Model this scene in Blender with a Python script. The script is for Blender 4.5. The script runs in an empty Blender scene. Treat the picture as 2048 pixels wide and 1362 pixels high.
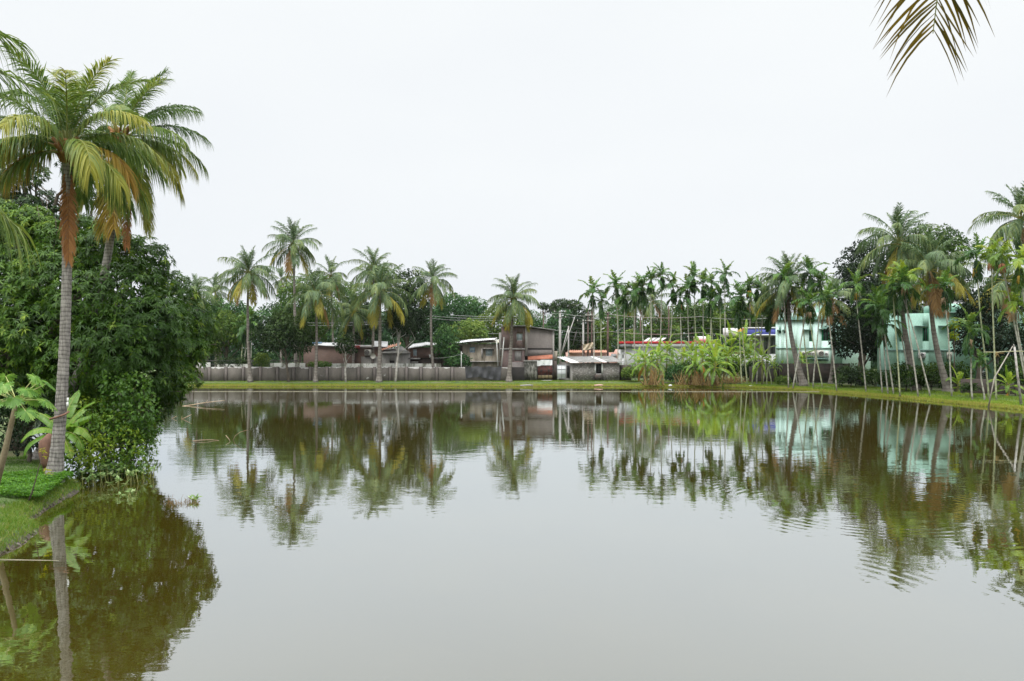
import bpy, math, random
import numpy as np
from math import radians as R, sin, cos, pi
C = bpy.context.scene
COL = C.collection

# ------------------------------------------------------------------ camera
CAMZ = 4.0
F = 1593.0          # focal length in pixels of the 2048 px wide photograph
HZ = 700.0          # row of the horizon
cam_d = bpy.data.cameras.new('camera')
cam_d.sensor_width = 36.0
cam_d.lens = 36.0 * F / 2048.0
cam_d.shift_y = (HZ - 681.0) / 2048.0
cam_d.clip_start = 0.1
cam_d.clip_end = 6000
cam = bpy.data.objects.new('camera', cam_d)
cam.location = (0, 0, CAMZ)
cam.rotation_euler = (R(90), 0, 0)
COL.objects.link(cam)
C.camera = cam

# ------------------------------------------------------------------ sky and sun
SUN_EL, SUN_AZ = R(58), R(200)      # azimuth measured from +Y clockwise
w = bpy.data.worlds.new('World'); C.world = w; w.use_nodes = True
nt = w.node_tree; nt.nodes.clear()
out = nt.nodes.new('ShaderNodeOutputWorld')
sky = nt.nodes.new('ShaderNodeTexSky'); sky.sky_type = 'NISHITA'; sky.sun_disc = False
sky.sun_elevation = SUN_EL; sky.sun_rotation = SUN_AZ
sky.air_density = 1.0; sky.dust_density = 4.0
hs = nt.nodes.new('ShaderNodeHueSaturation'); hs.inputs['Saturation'].default_value = 0.35
bg1 = nt.nodes.new('ShaderNodeBackground'); bg1.inputs['Strength'].default_value = 0.06
nt.links.new(sky.outputs[0], hs.inputs['Color']); nt.links.new(hs.outputs[0], bg1.inputs['Color'])
tc = nt.nodes.new('ShaderNodeTexCoord')
sep = nt.nodes.new('ShaderNodeSeparateXYZ'); nt.links.new(tc.outputs['Generated'], sep.inputs[0])
mr = nt.nodes.new('ShaderNodeMapRange')
mr.inputs['From Min'].default_value = 0.0; mr.inputs['From Max'].default_value = 0.45
nt.links.new(sep.outputs['Z'], mr.inputs['Value'])
noi = nt.nodes.new('ShaderNodeTexNoise'); noi.inputs['Scale'].default_value = 1.3; noi.inputs['Detail'].default_value = 3
mp = nt.nodes.new('ShaderNodeMapping'); mp.inputs['Scale'].default_value = (1, 1, 3)
nt.links.new(tc.outputs['Generated'], mp.inputs[0]); nt.links.new(mp.outputs[0], noi.inputs['Vector'])
mm = nt.nodes.new('ShaderNodeMath'); mm.operation = 'MULTIPLY_ADD'; mm.inputs[1].default_value = 1.5; mm.inputs[2].default_value = -0.72
nt.links.new(noi.outputs['Fac'], mm.inputs[0])
ma = nt.nodes.new('ShaderNodeMath'); ma.operation = 'ADD'; ma.use_clamp = True
nt.links.new(mr.outputs[0], ma.inputs[0]); nt.links.new(mm.outputs[0], ma.inputs[1])
zen = nt.nodes.new('ShaderNodeMapRange'); zen.interpolation_type = 'SMOOTHSTEP'
zen.inputs['From Min'].default_value = 0.42; zen.inputs['From Max'].default_value = 0.85
zen.inputs['To Min'].default_value = 0.768; zen.inputs['To Max'].default_value = 2.9
nt.links.new(sep.outputs['Z'], zen.inputs['Value'])
rp = nt.nodes.new('ShaderNodeValToRGB')
rp.color_ramp.elements[0].color = (0.845, 0.885, 0.935, 1)
rp.color_ramp.elements[1].color = (0.955, 0.985, 1.0, 1)
nt.links.new(ma.outputs[0], rp.inputs[0])
bg2 = nt.nodes.new('ShaderNodeBackground'); bg2.inputs['Strength'].default_value = 1.0
nt.links.new(rp.outputs[0], bg2.inputs['Color']); nt.links.new(zen.outputs[0], bg2.inputs['Strength'])
mx = nt.nodes.new('ShaderNodeMixShader'); mx.inputs[0].default_value = 0.92
nt.links.new(bg1.outputs[0], mx.inputs[1]); nt.links.new(bg2.outputs[0], mx.inputs[2])
nt.links.new(mx.outputs[0], out.inputs[0])

sd = bpy.data.lights.new('sun', 'SUN'); sd.energy = 1.5; sd.angle = R(25); sd.color = (1, 0.97, 0.92)
so = bpy.data.objects.new('sun', sd); COL.objects.link(so)
so.rotation_euler = (R(90) - SUN_EL, 0, -SUN_AZ + pi)
so.location = (0, -20, 60)

C.view_settings.view_transform = 'Standard'
C.view_settings.look = 'None'
C.view_settings.exposure = 0.45
C.view_settings.gamma = 1.0
C.cycles.max_bounces = 6
C.cycles.diffuse_bounces = 3
C.cycles.glossy_bounces = 3
C.cycles.transparent_max_bounces = 6
C.cycles.caustics_reflective = False

# ------------------------------------------------------------------ helpers
def PX(px, D): return (px - 1024.0) / F * D
def PZ(py, D): return CAMZ - (py - HZ) / F * D
def P(px, py, D): return np.array([PX(px, D), D, PZ(py, D)])

def nrm(a):
    a = np.asarray(a, float)
    return a / np.maximum(np.linalg.norm(a, axis=-1, keepdims=True), 1e-9)

class MB:
    """collects quads (last index repeated = triangle) as one mesh"""
    def __init__(s): s.V = []; s.Q = []; s.T = []; s.n = 0
    def add(s, v, q, t=0.5):
        v = np.asarray(v, float).reshape(-1, 3); q = np.asarray(q, int).reshape(-1, 4)
        s.V.append(v); s.Q.append(q + s.n); s.n += len(v)
        s.T.append(np.full(len(q), t) if np.isscalar(t) else np.asarray(t, float))
        return s
    def merge(s, o, M=None, off=(0, 0, 0), rz=0.0, sc=1.0, tadd=0.0):
        v = np.concatenate(o.V) * sc
        c, k = cos(rz), sin(rz)
        v = v @ np.array([[c, k, 0], [-k, c, 0], [0, 0, 1]]) + np.asarray(off, float)
        q = np.concatenate(o.Q); t = np.clip(np.concatenate(o.T) + tadd, 0, 1)
        s.V.append(v); s.Q.append(q + s.n); s.n += len(v); s.T.append(t)
        return s
    def box(s, x0, x1, y0, y1, z0, z1, t=0.5):
        v = [(x, y, z) for x in (x0, x1) for y in (y0, y1) for z in (z0, z1)]
        q = [(0, 1, 3, 2), (4, 6, 7, 5), (0, 4, 5, 1), (2, 3, 7, 6), (0, 2, 6, 4), (1, 5, 7, 3)]
        return s.add(v, q, t)
    def obox(s, a, b, wv, hv, t=0.5):
        """bar from a to b with half-width vectors"""
        a, b, wv, hv = [np.asarray(k, float) for k in (a, b, wv, hv)]
        v = [a - wv - hv, a + wv - hv, a + wv + hv, a - wv + hv, b - wv - hv, b + wv - hv, b + wv + hv, b - wv + hv]
        q = [(0, 3, 2, 1), (4, 5, 6, 7), (0, 1, 5, 4), (1, 2, 6, 5), (2, 3, 7, 6), (3, 0, 4, 7)]
        return s.add(v, q, t)
    def tube(s, pts, rad, n=8, t=0.5, cap=True):
        pts = np.asarray(pts, float); m = len(pts)
        rad = np.full(m, rad) if np.isscalar(rad) else np.asarray(rad, float)
        T = nrm(np.gradient(pts, axis=0))
        ref = np.array([0, 1.0, 0]) if abs(T[:, 1]).mean() < 0.8 else np.array([1.0, 0, 0])
        A = nrm(np.cross(T, ref)); B = nrm(np.cross(T, A))
        a = np.arange(n) * 2 * pi / n
        v = pts[:, None] + rad[:, None, None] * (np.cos(a)[None, :, None] * A[:, None] + np.sin(a)[None, :, None] * B[:, None])
        i = np.arange(m - 1)[:, None]; j = np.arange(n)[None]
        q = np.stack([i * n + j, i * n + (j + 1) % n, (i + 1) * n + (j + 1) % n, (i + 1) * n + j], -1).reshape(-1, 4)
        v = v.reshape(-1, 3)
        if cap:
            v = np.vstack([v, pts[0], pts[-1]]); k = m * n
            jj = np.arange(n)
            q0 = np.stack([np.full(n, k), (jj + 1) % n, jj, jj], -1)
            q1 = np.stack([np.full(n, k + 1), (m - 1) * n + jj, (m - 1) * n + (jj + 1) % n, (m - 1) * n + (jj + 1) % n], -1)
            q = np.vstack([q, q0, q1])
        return s.add(v, q, t)
    def lathe(s, c, prof, n=12, t=0.5):
        c = np.asarray(c, float)
        pts = np.array([[c[0], c[1], c[2] + z] for r, z in prof]); rad = [max(r, 1e-3) for r, z in prof]
        a = np.arange(n) * 2 * pi / n
        v = np.array([[p[0] + r * cos(k), p[1] + r * sin(k), p[2]] for p, r in zip(pts, rad) for k in a])
        m = len(prof)
        i = np.arange(m - 1)[:, None]; j = np.arange(n)[None]
        q = np.stack([i * n + j, i * n + (j + 1) % n, (i + 1) * n + (j + 1) % n, (i + 1) * n + j], -1).reshape(-1, 4)
        return s.add(v, q, t)
    def mesh(s, name, mat, smooth=False, off=None):
        v = np.concatenate(s.V); q = np.concatenate(s.Q); t = np.concatenate(s.T)
        if off is not None: v = v - np.asarray(off, float)
        tri = q[:, 2] == q[:, 3]
        order = np.concatenate([np.where(~tri)[0], np.where(tri)[0]])
        nq = int((~tri).sum()); ntr = int(tri.sum())
        loops = np.concatenate([q[~tri].ravel(), q[tri][:, :3].ravel()])
        starts = np.concatenate([np.arange(nq) * 4, nq * 4 + np.arange(ntr) * 3])
        totals = np.concatenate([np.full(nq, 4), np.full(ntr, 3)])
        me = bpy.data.meshes.new(name)
        me.vertices.add(len(v)); me.vertices.foreach_set('co', v.astype(np.float32).ravel())
        me.loops.add(len(loops)); me.loops.foreach_set('vertex_index', loops.astype(np.int32))
        me.polygons.add(nq + ntr)
        me.polygons.foreach_set('loop_start', starts.astype(np.int32))
        me.polygons.foreach_set('loop_total', totals.astype(np.int32))
        if smooth: me.polygons.foreach_set('use_smooth', np.ones(nq + ntr, bool))
        me.update(calc_edges=True)
        at = me.attributes.new('tint', 'FLOAT', 'FACE'); at.data.foreach_set('value', t[order].astype(np.float32))
        me.materials.append(mat)
        return me

def root_of(o):
    while o.parent: o = o.parent
    return o
def obj(name, mb, mat, parent=None, smooth=False, label=None):
    off = np.array(root_of(parent).location) if parent is not None else None
    me = mb.mesh(name, mat, smooth, off)
    o = bpy.data.objects.new(name, me); COL.objects.link(o)
    if parent is not None: o.parent = parent
    if label: o['label'] = label
    return o
def solo(name, mb, mat, base, label, cat, group=None, smooth=False, kind=None):
    me = mb.mesh(name, mat, smooth, base)
    o = bpy.data.objects.new(name, me); o.location = base; COL.objects.link(o)
    return tag(o, label, cat, group, kind)
def tag(o, label=None, cat=None, group=None, kind=None):
    if label: o['label'] = label
    if cat: o['category'] = cat
    if group: o['group'] = group
    if kind: o['kind'] = kind
    return o
def thing(name, label, cat, loc, group=None):
    o = bpy.data.objects.new(name, None); COL.objects.link(o)
    o.location = tuple(float(k) for k in loc); o.empty_display_size = 0.3
    return tag(o, label, cat, group)

# ------------------------------------------------------------------ materials
def newmat(name):
    m = bpy.data.materials.new(name); m.use_nodes = True
    return m, m.node_tree, m.node_tree.nodes['Principled BSDF']
def ramp(nt, stops, interp='LINEAR'):
    r = nt.nodes.new('ShaderNodeValToRGB'); cr = r.color_ramp; cr.interpolation = interp
    cr.elements[0].position = stops[0][0]; cr.elements[0].color = (*stops[0][1], 1)
    cr.elements[1].position = stops[-1][0]; cr.elements[1].color = (*stops[-1][1], 1)
    for p, c in stops[1:-1]:
        e = cr.elements.new(p); e.color = (*c, 1)
    return r
def noise(nt, vec, scale, detail=4, rough=0.55, dist=0.0):
    n = nt.nodes.new('ShaderNodeTexNoise'); n.inputs['Scale'].default_value = scale
    n.inputs['Detail'].default_value = detail; n.inputs['Roughness'].default_value = rough
    n.inputs['Distortion'].default_value = dist
    nt.links.new(vec, n.inputs['Vector']); return n
def mapping(nt, vec, scale):
    m = nt.nodes.new('ShaderNodeMapping'); m.inputs['Scale'].default_value = scale
    nt.links.new(vec, m.inputs[0]); return m.outputs[0]
def ocoord(nt):
    t = nt.nodes.new('ShaderNodeTexCoord'); return t.outputs['Object']
def mixc(nt, fac, a, b, mode='MIX'):
    m = nt.nodes.new('ShaderNodeMix'); m.data_type = 'RGBA'; m.blend_type = mode
    for sock, val in ((m.inputs[0], fac), (m.inputs[6], a), (m.inputs[7], b)):
        if hasattr(val, 'is_linked') or hasattr(val, 'links'): nt.links.new(val, sock)
        elif isinstance(val, (tuple, list)): sock.default_value = (*val, 1)
        else: sock.default_value = val
    return m.outputs[2]
def math_(nt, op, a, b=None, clamp=False):
    m = nt.nodes.new('ShaderNodeMath'); m.operation = op; m.use_clamp = clamp
    for i, val in enumerate((a, b)):
        if val is None: continue
        if hasattr(val, 'links'): nt.links.new(val, m.inputs[i])
        else: m.inputs[i].default_value = val
    return m.outputs[0]
def bump(nt, h, strength, dist, bs):
    b = nt.nodes.new('ShaderNodeBump'); b.inputs['Strength'].default_value = strength; b.inputs['Distance'].default_value = dist
    nt.links.new(h, b.inputs['Height']); nt.links.new(b.outputs[0], bs.inputs['Normal'])

def leafmat(name, stops, trans=0.25, rough=0.5, spec=0.35, tcol=None):
    """colour by the leaf's own tint value, with a little per-plant variation"""
    m, nt, bs = newmat(name)
    at = nt.nodes.new('ShaderNodeAttribute'); at.attribute_name = 'tint'
    oi = nt.nodes.new('ShaderNodeObjectInfo')
    v = math_(nt, 'MULTIPLY_ADD', oi.outputs['Random'], 0.16)
    v.node.inputs[2].default_value = -0.08
    f = math_(nt, 'ADD', at.outputs['Fac'], v, True)
    stops = [(p_, tuple(max(0.004, (sum(c_) / 3) + (k_ - sum(c_) / 3) * 1.22) for k_ in c_)) for p_, c_ in stops]
    r = ramp(nt, stops); nt.links.new(f, r.inputs[0])
    nt.links.new(r.outputs[0], bs.inputs['Base Color'])
    bs.inputs['Roughness'].default_value = rough; bs.inputs['Specular IOR Level'].default_value = spec
    tr = nt.nodes.new('ShaderNodeBsdfTranslucent')
    g = nt.nodes.new('ShaderNodeHueSaturation'); g.inputs['Hue'].default_value = 0.485; g.inputs['Value'].default_value = 1.5
    nt.links.new(r.outputs[0], g.inputs['Color']); nt.links.new(g.outputs[0], tr.inputs[0])
    ms = nt.nodes.new('ShaderNodeMixShader'); ms.inputs[0].default_value = trans
    nt.links.new(bs.outputs[0], ms.inputs[1]); nt.links.new(tr.outputs[0], ms.inputs[2])
    nt.links.new(ms.outputs[0], nt.nodes['Material Output'].inputs[0])
    return m
def mottled(name, cols, scale=3.0, rough=0.85, bmp=0.0, bscale=20, stretch=(1, 1, 1), metallic=0.0, spec=0.3, pos=None):
    m, nt, bs = newmat(name)
    oc = ocoord(nt)
    n = noise(nt, mapping(nt, oc, stretch), scale, 5, 0.6)
    pos = pos or [0.3 + 0.4 * i / (len(cols) - 1) for i in range(len(cols))]
    r = ramp(nt, list(zip(pos, cols)) if len(cols) > 1 else [(0, cols[0]), (1, cols[0])])
    nt.links.new(n.outputs['Fac'], r.inputs[0]); nt.links.new(r.outputs[0], bs.inputs['Base Color'])
    bs.inputs['Roughness'].default_value = rough; bs.inputs['Metallic'].default_value = metallic
    bs.inputs['Specular IOR Level'].default_value = spec
    if bmp:
        n2 = noise(nt, oc, bscale, 4); bump(nt, n2.outputs['Fac'], bmp, 0.02, bs)
    return m
def plain(name, c, rough=0.6, d=0.12, scale=4, **k):
    c2 = tuple(x * (1 - d * 2) for x in c); return mottled(name, [c2, c], scale, rough, **k)
def brick(name, c1, c2, mortar, bw=0.25, bh=0.085, stain=(0.1, 0.09, 0.08), stainpos=(0.5, 0.75), lime=None):
    m, nt, bs = newmat(name)
    oc = ocoord(nt)
    s = nt.nodes.new('ShaderNodeSeparateXYZ'); nt.links.new(oc, s.inputs[0])
    xy = math_(nt, 'ADD', s.outputs[0], s.outputs[1])
    cb = nt.nodes.new('ShaderNodeCombineXYZ'); nt.links.new(xy, cb.inputs[0]); nt.links.new(s.outputs[2], cb.inputs[1])
    b = nt.nodes.new('ShaderNodeTexBrick'); nt.links.new(cb.outputs[0], b.inputs['Vector'])
    b.inputs['Color1'].default_value = (*c1, 1); b.inputs['Color2'].default_value = (*c2, 1); b.inputs['Mortar'].default_value = (*mortar, 1)
    b.inputs['Scale'].default_value = 1.0; b.inputs['Brick Width'].default_value = bw; b.inputs['Row Height'].default_value = bh
    b.inputs['Mortar Size'].default_value = 0.012
    n = noise(nt, oc, 1.3, 6, 0.65)
    r = ramp(nt, [(stainpos[0], (0, 0, 0)), (stainpos[1], (1, 1, 1))]); nt.links.new(n.outputs['Fac'], r.inputs[0])
    col = mixc(nt, r.outputs[0], b.outputs[0], stain)
    if lime:
        n3 = noise(nt, mapping(nt, oc, (1, 1, 2.5)), 4.0, 6, 0.7)
        r3 = ramp(nt, [(0.52, (0, 0, 0)), (0.62, (1, 1, 1))]); nt.links.new(n3.outputs['Fac'], r3.inputs[0])
        col = mixc(nt, r3.outputs[0], col, lime)
    nt.links.new(col, bs.inputs['Base Color']); bs.inputs['Roughness'].default_value = 0.9
    bump(nt, b.outputs['Fac'], -0.5, 0.01, bs)
    return m
def plaster(name, base, dark, light=None, lz=None, rough=0.9, scale=1.2, thr=(0.42, 0.68)):
    """cement render with rain stains; light = limewash left near height lz (object coordinates)"""
    m, nt, bs = newmat(name)
    oc = ocoord(nt)
    n = noise(nt, mapping(nt, oc, (1, 1, 0.45)), scale, 7, 0.65)
    r = ramp(nt, [(thr[0], (0, 0, 0)), (thr[1], (1, 1, 1))]); nt.links.new(n.outputs['Fac'], r.inputs[0])
    col = mixc(nt, r.outputs[0], base, dark)
    nf = noise(nt, oc, 9, 4, 0.6); rf = ramp(nt, [(0.3, (0.8, 0.8, 0.8)), (0.7, (1.12, 1.12, 1.12))]); nt.links.new(nf.outputs['Fac'], rf.inputs[0])
    col = mixc(nt, 1.0, col, rf.outputs[0], 'MULTIPLY')
    if light:
        s = nt.nodes.new('ShaderNodeSeparateXYZ'); nt.links.new(oc, s.inputs[0])
        n2 = noise(nt, oc, 1.1, 5, 0.6)
        h = math_(nt, 'MULTIPLY_ADD', n2.outputs['Fac'], 0.9); h.node.inputs[2].default_value = -0.45
        zz = math_(nt, 'ADD', s.outputs[2], h)
        mk = math_(nt, 'GREATER_THAN', zz, lz)
        n4 = noise(nt, oc, 0.8, 5, 0.6); mk2 = math_(nt, 'GREATER_THAN', n4.outputs['Fac'], 0.69)
        mk = math_(nt, 'MAXIMUM', mk, mk2)
        col = mixc(nt, mk, col, light)
    nt.links.new(col, bs.inputs['Base Color']); bs.inputs['Roughness'].default_value = rough
    bump(nt, nf.outputs['Fac'], 0.25, 0.02, bs)
    return m
def barkmat(name, cols, ring=9.0, ringamt=0.35, rough=0.9, crack=14):
    m, nt, bs = newmat(name)
    oc = ocoord(nt)
    n = noise(nt, mapping(nt, oc, (crack, crack, 3.0)), 1.0, 6, 0.7)
    n0 = noise(nt, oc, 0.7, 3)
    s = nt.nodes.new('ShaderNodeSeparateXYZ'); nt.links.new(oc, s.inputs[0])
    nz = noise(nt, mapping(nt, oc, (2, 2, 2)), 1.0, 3)
    zz = math_(nt, 'MULTIPLY_ADD', nz.outputs['Fac'], 0.18); nt.links.new(s.outputs[2], zz.node.inputs[2])
    sn = math_(nt, 'SINE', math_(nt, 'MULTIPLY', zz, ring * 2 * pi))
    rg = math_(nt, 'POWER', math_(nt, 'MULTIPLY_ADD', sn, 0.5), 4.0); rg.node.inputs[0].links[0].from_node.inputs[2].default_value = 0.5
    f = math_(nt, 'MULTIPLY_ADD', rg, -ringamt); nt.links.new(n.outputs['Fac'], f.node.inputs[2])
    f2 = math_(nt, 'MULTIPLY_ADD', n0.outputs['Fac'], 0.5); nt.links.new(f, f2.node.inputs[2])
    r = ramp(nt, [(0.35 + 0.5 * i / (len(cols) - 1), c) for i, c in enumerate(cols)])
    nt.links.new(f2, r.inputs[0]); nt.links.new(r.outputs[0], bs.inputs['Base Color'])
    bs.inputs['Roughness'].default_value = rough; bs.inputs['Specular IOR Level'].default_value = 0.2
    bump(nt, f, 0.9, 0.03, bs)
    return m

M = {}
M['palm'] = leafmat('palm_leaflets', [(0, (0.03, 0.065, 0.02)), (0.45, (0.07, 0.125, 0.04)), (0.75, (0.13, 0.19, 0.05)), (1, (0.3, 0.29, 0.07))], 0.3, 0.45)
M['palm_far'] = leafmat('coconut_leaflets', [(0, (0.04, 0.075, 0.033)), (0.45, (0.085, 0.135, 0.058)), (0.75, (0.16, 0.2, 0.07)), (1, (0.32, 0.29, 0.09))], 0.25, 0.45, 0.4)
M['palm_yellow'] = leafmat('yellowing_leaflets', [(0, (0.10, 0.11, 0.03)), (0.4, (0.22, 0.2, 0.05)), (0.7, (0.38, 0.27, 0.08)), (1, (0.46, 0.27, 0.1))], 0.35, 0.5)
M['palm_olive_brown'] = leafmat('olive_brown_leaflets', [(0, (0.03, 0.03, 0.015)), (0.5, (0.085, 0.072, 0.018)), (1, (0.22, 0.15, 0.03))], 0.25, 0.6, 0.2)  # olive-brown is the frond's own leaf colour
M['palm_brown'] = leafmat('dry_leaflets', [(0, (0.15, 0.09, 0.055)), (0.5, (0.33, 0.175, 0.09)), (1, (0.46, 0.28, 0.13))], 0.2, 0.7, 0.2)
M['palm_olive'] = leafmat('olive_yellow_leaflets', [(0, (0.12, 0.13, 0.035)), (0.5, (0.27, 0.25, 0.06)), (1, (0.45, 0.38, 0.12))], 0.3, 0.5)
M['palm_tan'] = leafmat('tan_dry_leaflets', [(0, (0.13, 0.09, 0.05)), (0.5, (0.28, 0.18, 0.09)), (1, (0.42, 0.3, 0.16))], 0.2, 0.7, 0.2)
M['areca'] = leafmat('areca_leaflets', [(0, (0.02, 0.05, 0.016)), (0.5, (0.05, 0.115, 0.03)), (0.8, (0.12, 0.21, 0.045)), (1, (0.24, 0.27, 0.06))], 0.25, 0.4)
M['areca_lime'] = leafmat('lime_areca_leaflets', [(0, (0.05, 0.10, 0.02)), (0.5, (0.12, 0.2, 0.035)), (1, (0.32, 0.37, 0.07))], 0.35, 0.4)
M['banana'] = leafmat('banana_leaf', [(0, (0.05, 0.12, 0.02)), (0.5, (0.12, 0.23, 0.04)), (0.8, (0.22, 0.33, 0.07)), (1, (0.4, 0.38, 0.09))], 0.4, 0.38, 0.45)
M['banana_far'] = leafmat('banana_leaf_pale', [(0, (0.06, 0.13, 0.03)), (0.5, (0.17, 0.28, 0.05)), (0.8, (0.3, 0.4, 0.08)), (1, (0.5, 0.48, 0.12))], 0.35, 0.38, 0.45)
M['banana_dry'] = leafmat('banana_leaf_dry', [(0, (0.2, 0.1, 0.05)), (0.5, (0.4, 0.2, 0.07)), (1, (0.6, 0.3, 0.08))], 0.2, 0.7, 0.2)
M['mango'] = leafmat('mango_leaves', [(0, (0.018, 0.044, 0.008)), (0.4, (0.042, 0.094, 0.015)), (0.7, (0.095, 0.17, 0.028)), (1, (0.21, 0.28, 0.05))], 0.2, 0.5, 0.3)
M['mango_dark'] = leafmat('old_mango_leaves', [(0, (0.012, 0.028, 0.010)), (0.5, (0.026, 0.055, 0.016)), (1, (0.08, 0.13, 0.03))], 0.15, 0.5, 0.3)
M['vine'] = leafmat('vine_leaves', [(0, (0.03, 0.075, 0.016)), (0.5, (0.075, 0.155, 0.03)), (1, (0.17, 0.27, 0.06))], 0.3, 0.4)
M['waterplant'] = leafmat('bankside_leaves', [(0, (0.09, 0.17, 0.06)), (0.5, (0.2, 0.3, 0.12)), (1, (0.42, 0.5, 0.26))], 0.25, 0.35, 0.5)
M['papaya'] = leafmat('papaya_leaves', [(0, (0.05, 0.12, 0.03)), (0.5, (0.13, 0.25, 0.06)), (1, (0.3, 0.42, 0.13))], 0.35, 0.4)
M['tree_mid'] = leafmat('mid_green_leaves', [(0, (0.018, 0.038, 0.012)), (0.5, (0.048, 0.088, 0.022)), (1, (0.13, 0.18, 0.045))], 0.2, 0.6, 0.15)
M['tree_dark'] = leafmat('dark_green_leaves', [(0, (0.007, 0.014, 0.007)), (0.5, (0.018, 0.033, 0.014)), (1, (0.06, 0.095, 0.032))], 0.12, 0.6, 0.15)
M['tree_pale'] = leafmat('pale_green_leaves', [(0, (0.035, 0.068, 0.026)), (0.5, (0.09, 0.15, 0.045)), (1, (0.21, 0.26, 0.085))], 0.25, 0.6, 0.15)
M['tree_blue'] = leafmat('blue_green_leaves', [(0, (0.016, 0.036, 0.018)), (0.5, (0.04, 0.088, 0.034)), (1, (0.1, 0.18, 0.06))], 0.2, 0.6, 0.15)
M['lime_leaf'] = leafmat('yellow_green_leaves', [(0, (0.14, 0.2, 0.02)), (0.5, (0.3, 0.36, 0.03)), (1, (0.5, 0.5, 0.06))], 0.35, 0.45)
M['grass'] = leafmat('grass_blades', [(0, (0.045, 0.11, 0.018)), (0.45, (0.1, 0.19, 0.03)), (0.75, (0.2, 0.23, 0.06)), (1, (0.3, 0.24, 0.12))], 0.35, 0.5)
M['grass_far'] = leafmat('bank_grass_blades', [(0, (0.10, 0.17, 0.03)), (0.45, (0.19, 0.27, 0.05)), (0.75, (0.3, 0.29, 0.08)), (1, (0.33, 0.25, 0.12))], 0.3, 0.6)
M['weed'] = leafmat('weed_leaves', [(0, (0.035, 0.1, 0.02)), (0.5, (0.085, 0.2, 0.03)), (1, (0.19, 0.33, 0.06))], 0.35, 0.4)
M['straw'] = leafmat('dry_stalks', [(0, (0.10, 0.065, 0.035)), (0.5, (0.26, 0.18, 0.09)), (1, (0.42, 0.33, 0.18))], 0.1, 0.8, 0.15)
M['trunk_near'] = barkmat('coconut_bark_near', [(0.04, 0.036, 0.034), (0.15, 0.137, 0.125), (0.34, 0.315, 0.29)], 9.0, 0.16, crack=20)
M['trunk_far'] = barkmat('coconut_bark', [(0.06, 0.052, 0.047), (0.15, 0.13, 0.115), (0.26, 0.235, 0.21)], 3.0, 0.15, crack=6)
M['areca_trunk'] = barkmat('areca_bark', [(0.14, 0.13, 0.105), (0.3, 0.29, 0.24), (0.44, 0.43, 0.37)], 2.2, 0.16, crack=5)
M['areca_trunk_green'] = barkmat('green_areca_bark', [(0.14, 0.16, 0.08), (0.30, 0.33, 0.18), (0.4, 0.42, 0.28)], 2.2, 0.16, crack=5)
M['bark'] = mottled('tree_bark', [(0.045, 0.035, 0.028), (0.11, 0.09, 0.07), (0.19, 0.165, 0.14)], 3, 0.95, 0.7, 14, (1, 1, 0.35))
M['bark_white'] = mottled('limewashed_bark', [(0.15, 0.13, 0.11), (0.33, 0.31, 0.28), (0.5, 0.48, 0.45)], 2.5, 0.95, 0.5, 10)
M['shaft'] = mottled('green_crownshaft', [(0.10, 0.17, 0.04), (0.17, 0.25, 0.07)], 2, 0.5)
M['fruit_yellow'] = mottled('areca_fruit_yellow', [(0.4, 0.28, 0.04), (0.62, 0.42, 0.08)], 9, 0.6)
M['fruit_pink'] = mottled('areca_fruit_rusty', [(0.35, 0.14, 0.07), (0.55, 0.25, 0.14)], 9, 0.6)
M['fruit_tan'] = mottled('dry_flower_stalks', [(0.3, 0.2, 0.12), (0.5, 0.37, 0.24)], 9, 0.8)
M['rachis'] = mottled('frond_stalk', [(0.16, 0.19, 0.05), (0.3, 0.3, 0.09)], 2, 0.5)
M['petiole_orange'] = mottled('orange_leaf_base', [(0.16, 0.07, 0.03), (0.38, 0.18, 0.06)], 3, 0.6)
M['banana_stem'] = mottled('banana_stem', [(0.09, 0.07, 0.035), (0.16, 0.17, 0.06), (0.28, 0.22, 0.12)], 2.5, 0.7, 0.3, 12, (1, 1, .3))
M['papaya_stem'] = mottled('papaya_stem', [(0.16, 0.12, 0.07), (0.28, 0.23, 0.15)], 6, 0.8, .4, 20)
M['papaya_petiole'] = mottled('papaya_petiole', [(0.4, 0.42, 0.16), (0.55, 0.55, 0.25)], 4, 0.6)
M['driftwood'] = mottled('pale_dead_wood', [(0.25, 0.18, 0.11), (0.5, 0.4, 0.28)], 8, 0.8)
M['bamboo'] = mottled('weathered_bamboo', [(0.2, 0.18, 0.15), (0.38, 0.35, 0.3)], 4, 0.7)
M['bamboo_fresh'] = mottled('pale_yellow_bamboo', [(0.3, 0.3, 0.17), (0.45, 0.44, 0.28)], 4, 0.6)
M['brick_red'] = brick('old_red_brick', (0.19, 0.095, 0.07), (0.125, 0.07, 0.057), (0.2, 0.17, 0.15), stain=(0.12, 0.085, 0.07), stainpos=(0.45, 0.8))
M['brick_dark'] = brick('dark_mossy_brick', (0.09, 0.055, 0.045), (0.06, 0.042, 0.036), (0.09, 0.08, 0.07), stain=(0.035, 0.035, 0.028), stainpos=(0.4, 0.65))
M['brick_shed'] = brick('whitewashed_shed_brick', (0.2, 0.175, 0.165), (0.16, 0.14, 0.135), (0.25, 0.24, 0.22), stain=(0.08, 0.075, 0.07), stainpos=(0.5, 0.72), lime=(0.5, 0.49, 0.47))
M['brick_tower'] = brick('unplastered_brick', (0.19, 0.10, 0.085), (0.14, 0.085, 0.078), (0.22, 0.2, 0.19), stain=(0.13, 0.1, 0.095))
M['wall_cem'] = plaster('compound_wall_render', (0.14, 0.124, 0.108), (0.095, 0.084, 0.073), (0.4, 0.39, 0.37), 1.56)
M['wall_dark'] = plaster('shade_dark_render', (0.04, 0.035, 0.032), (0.025, 0.022, 0.02))  # near-black stands in for shade in the pillar gaps and along a ledge
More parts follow.
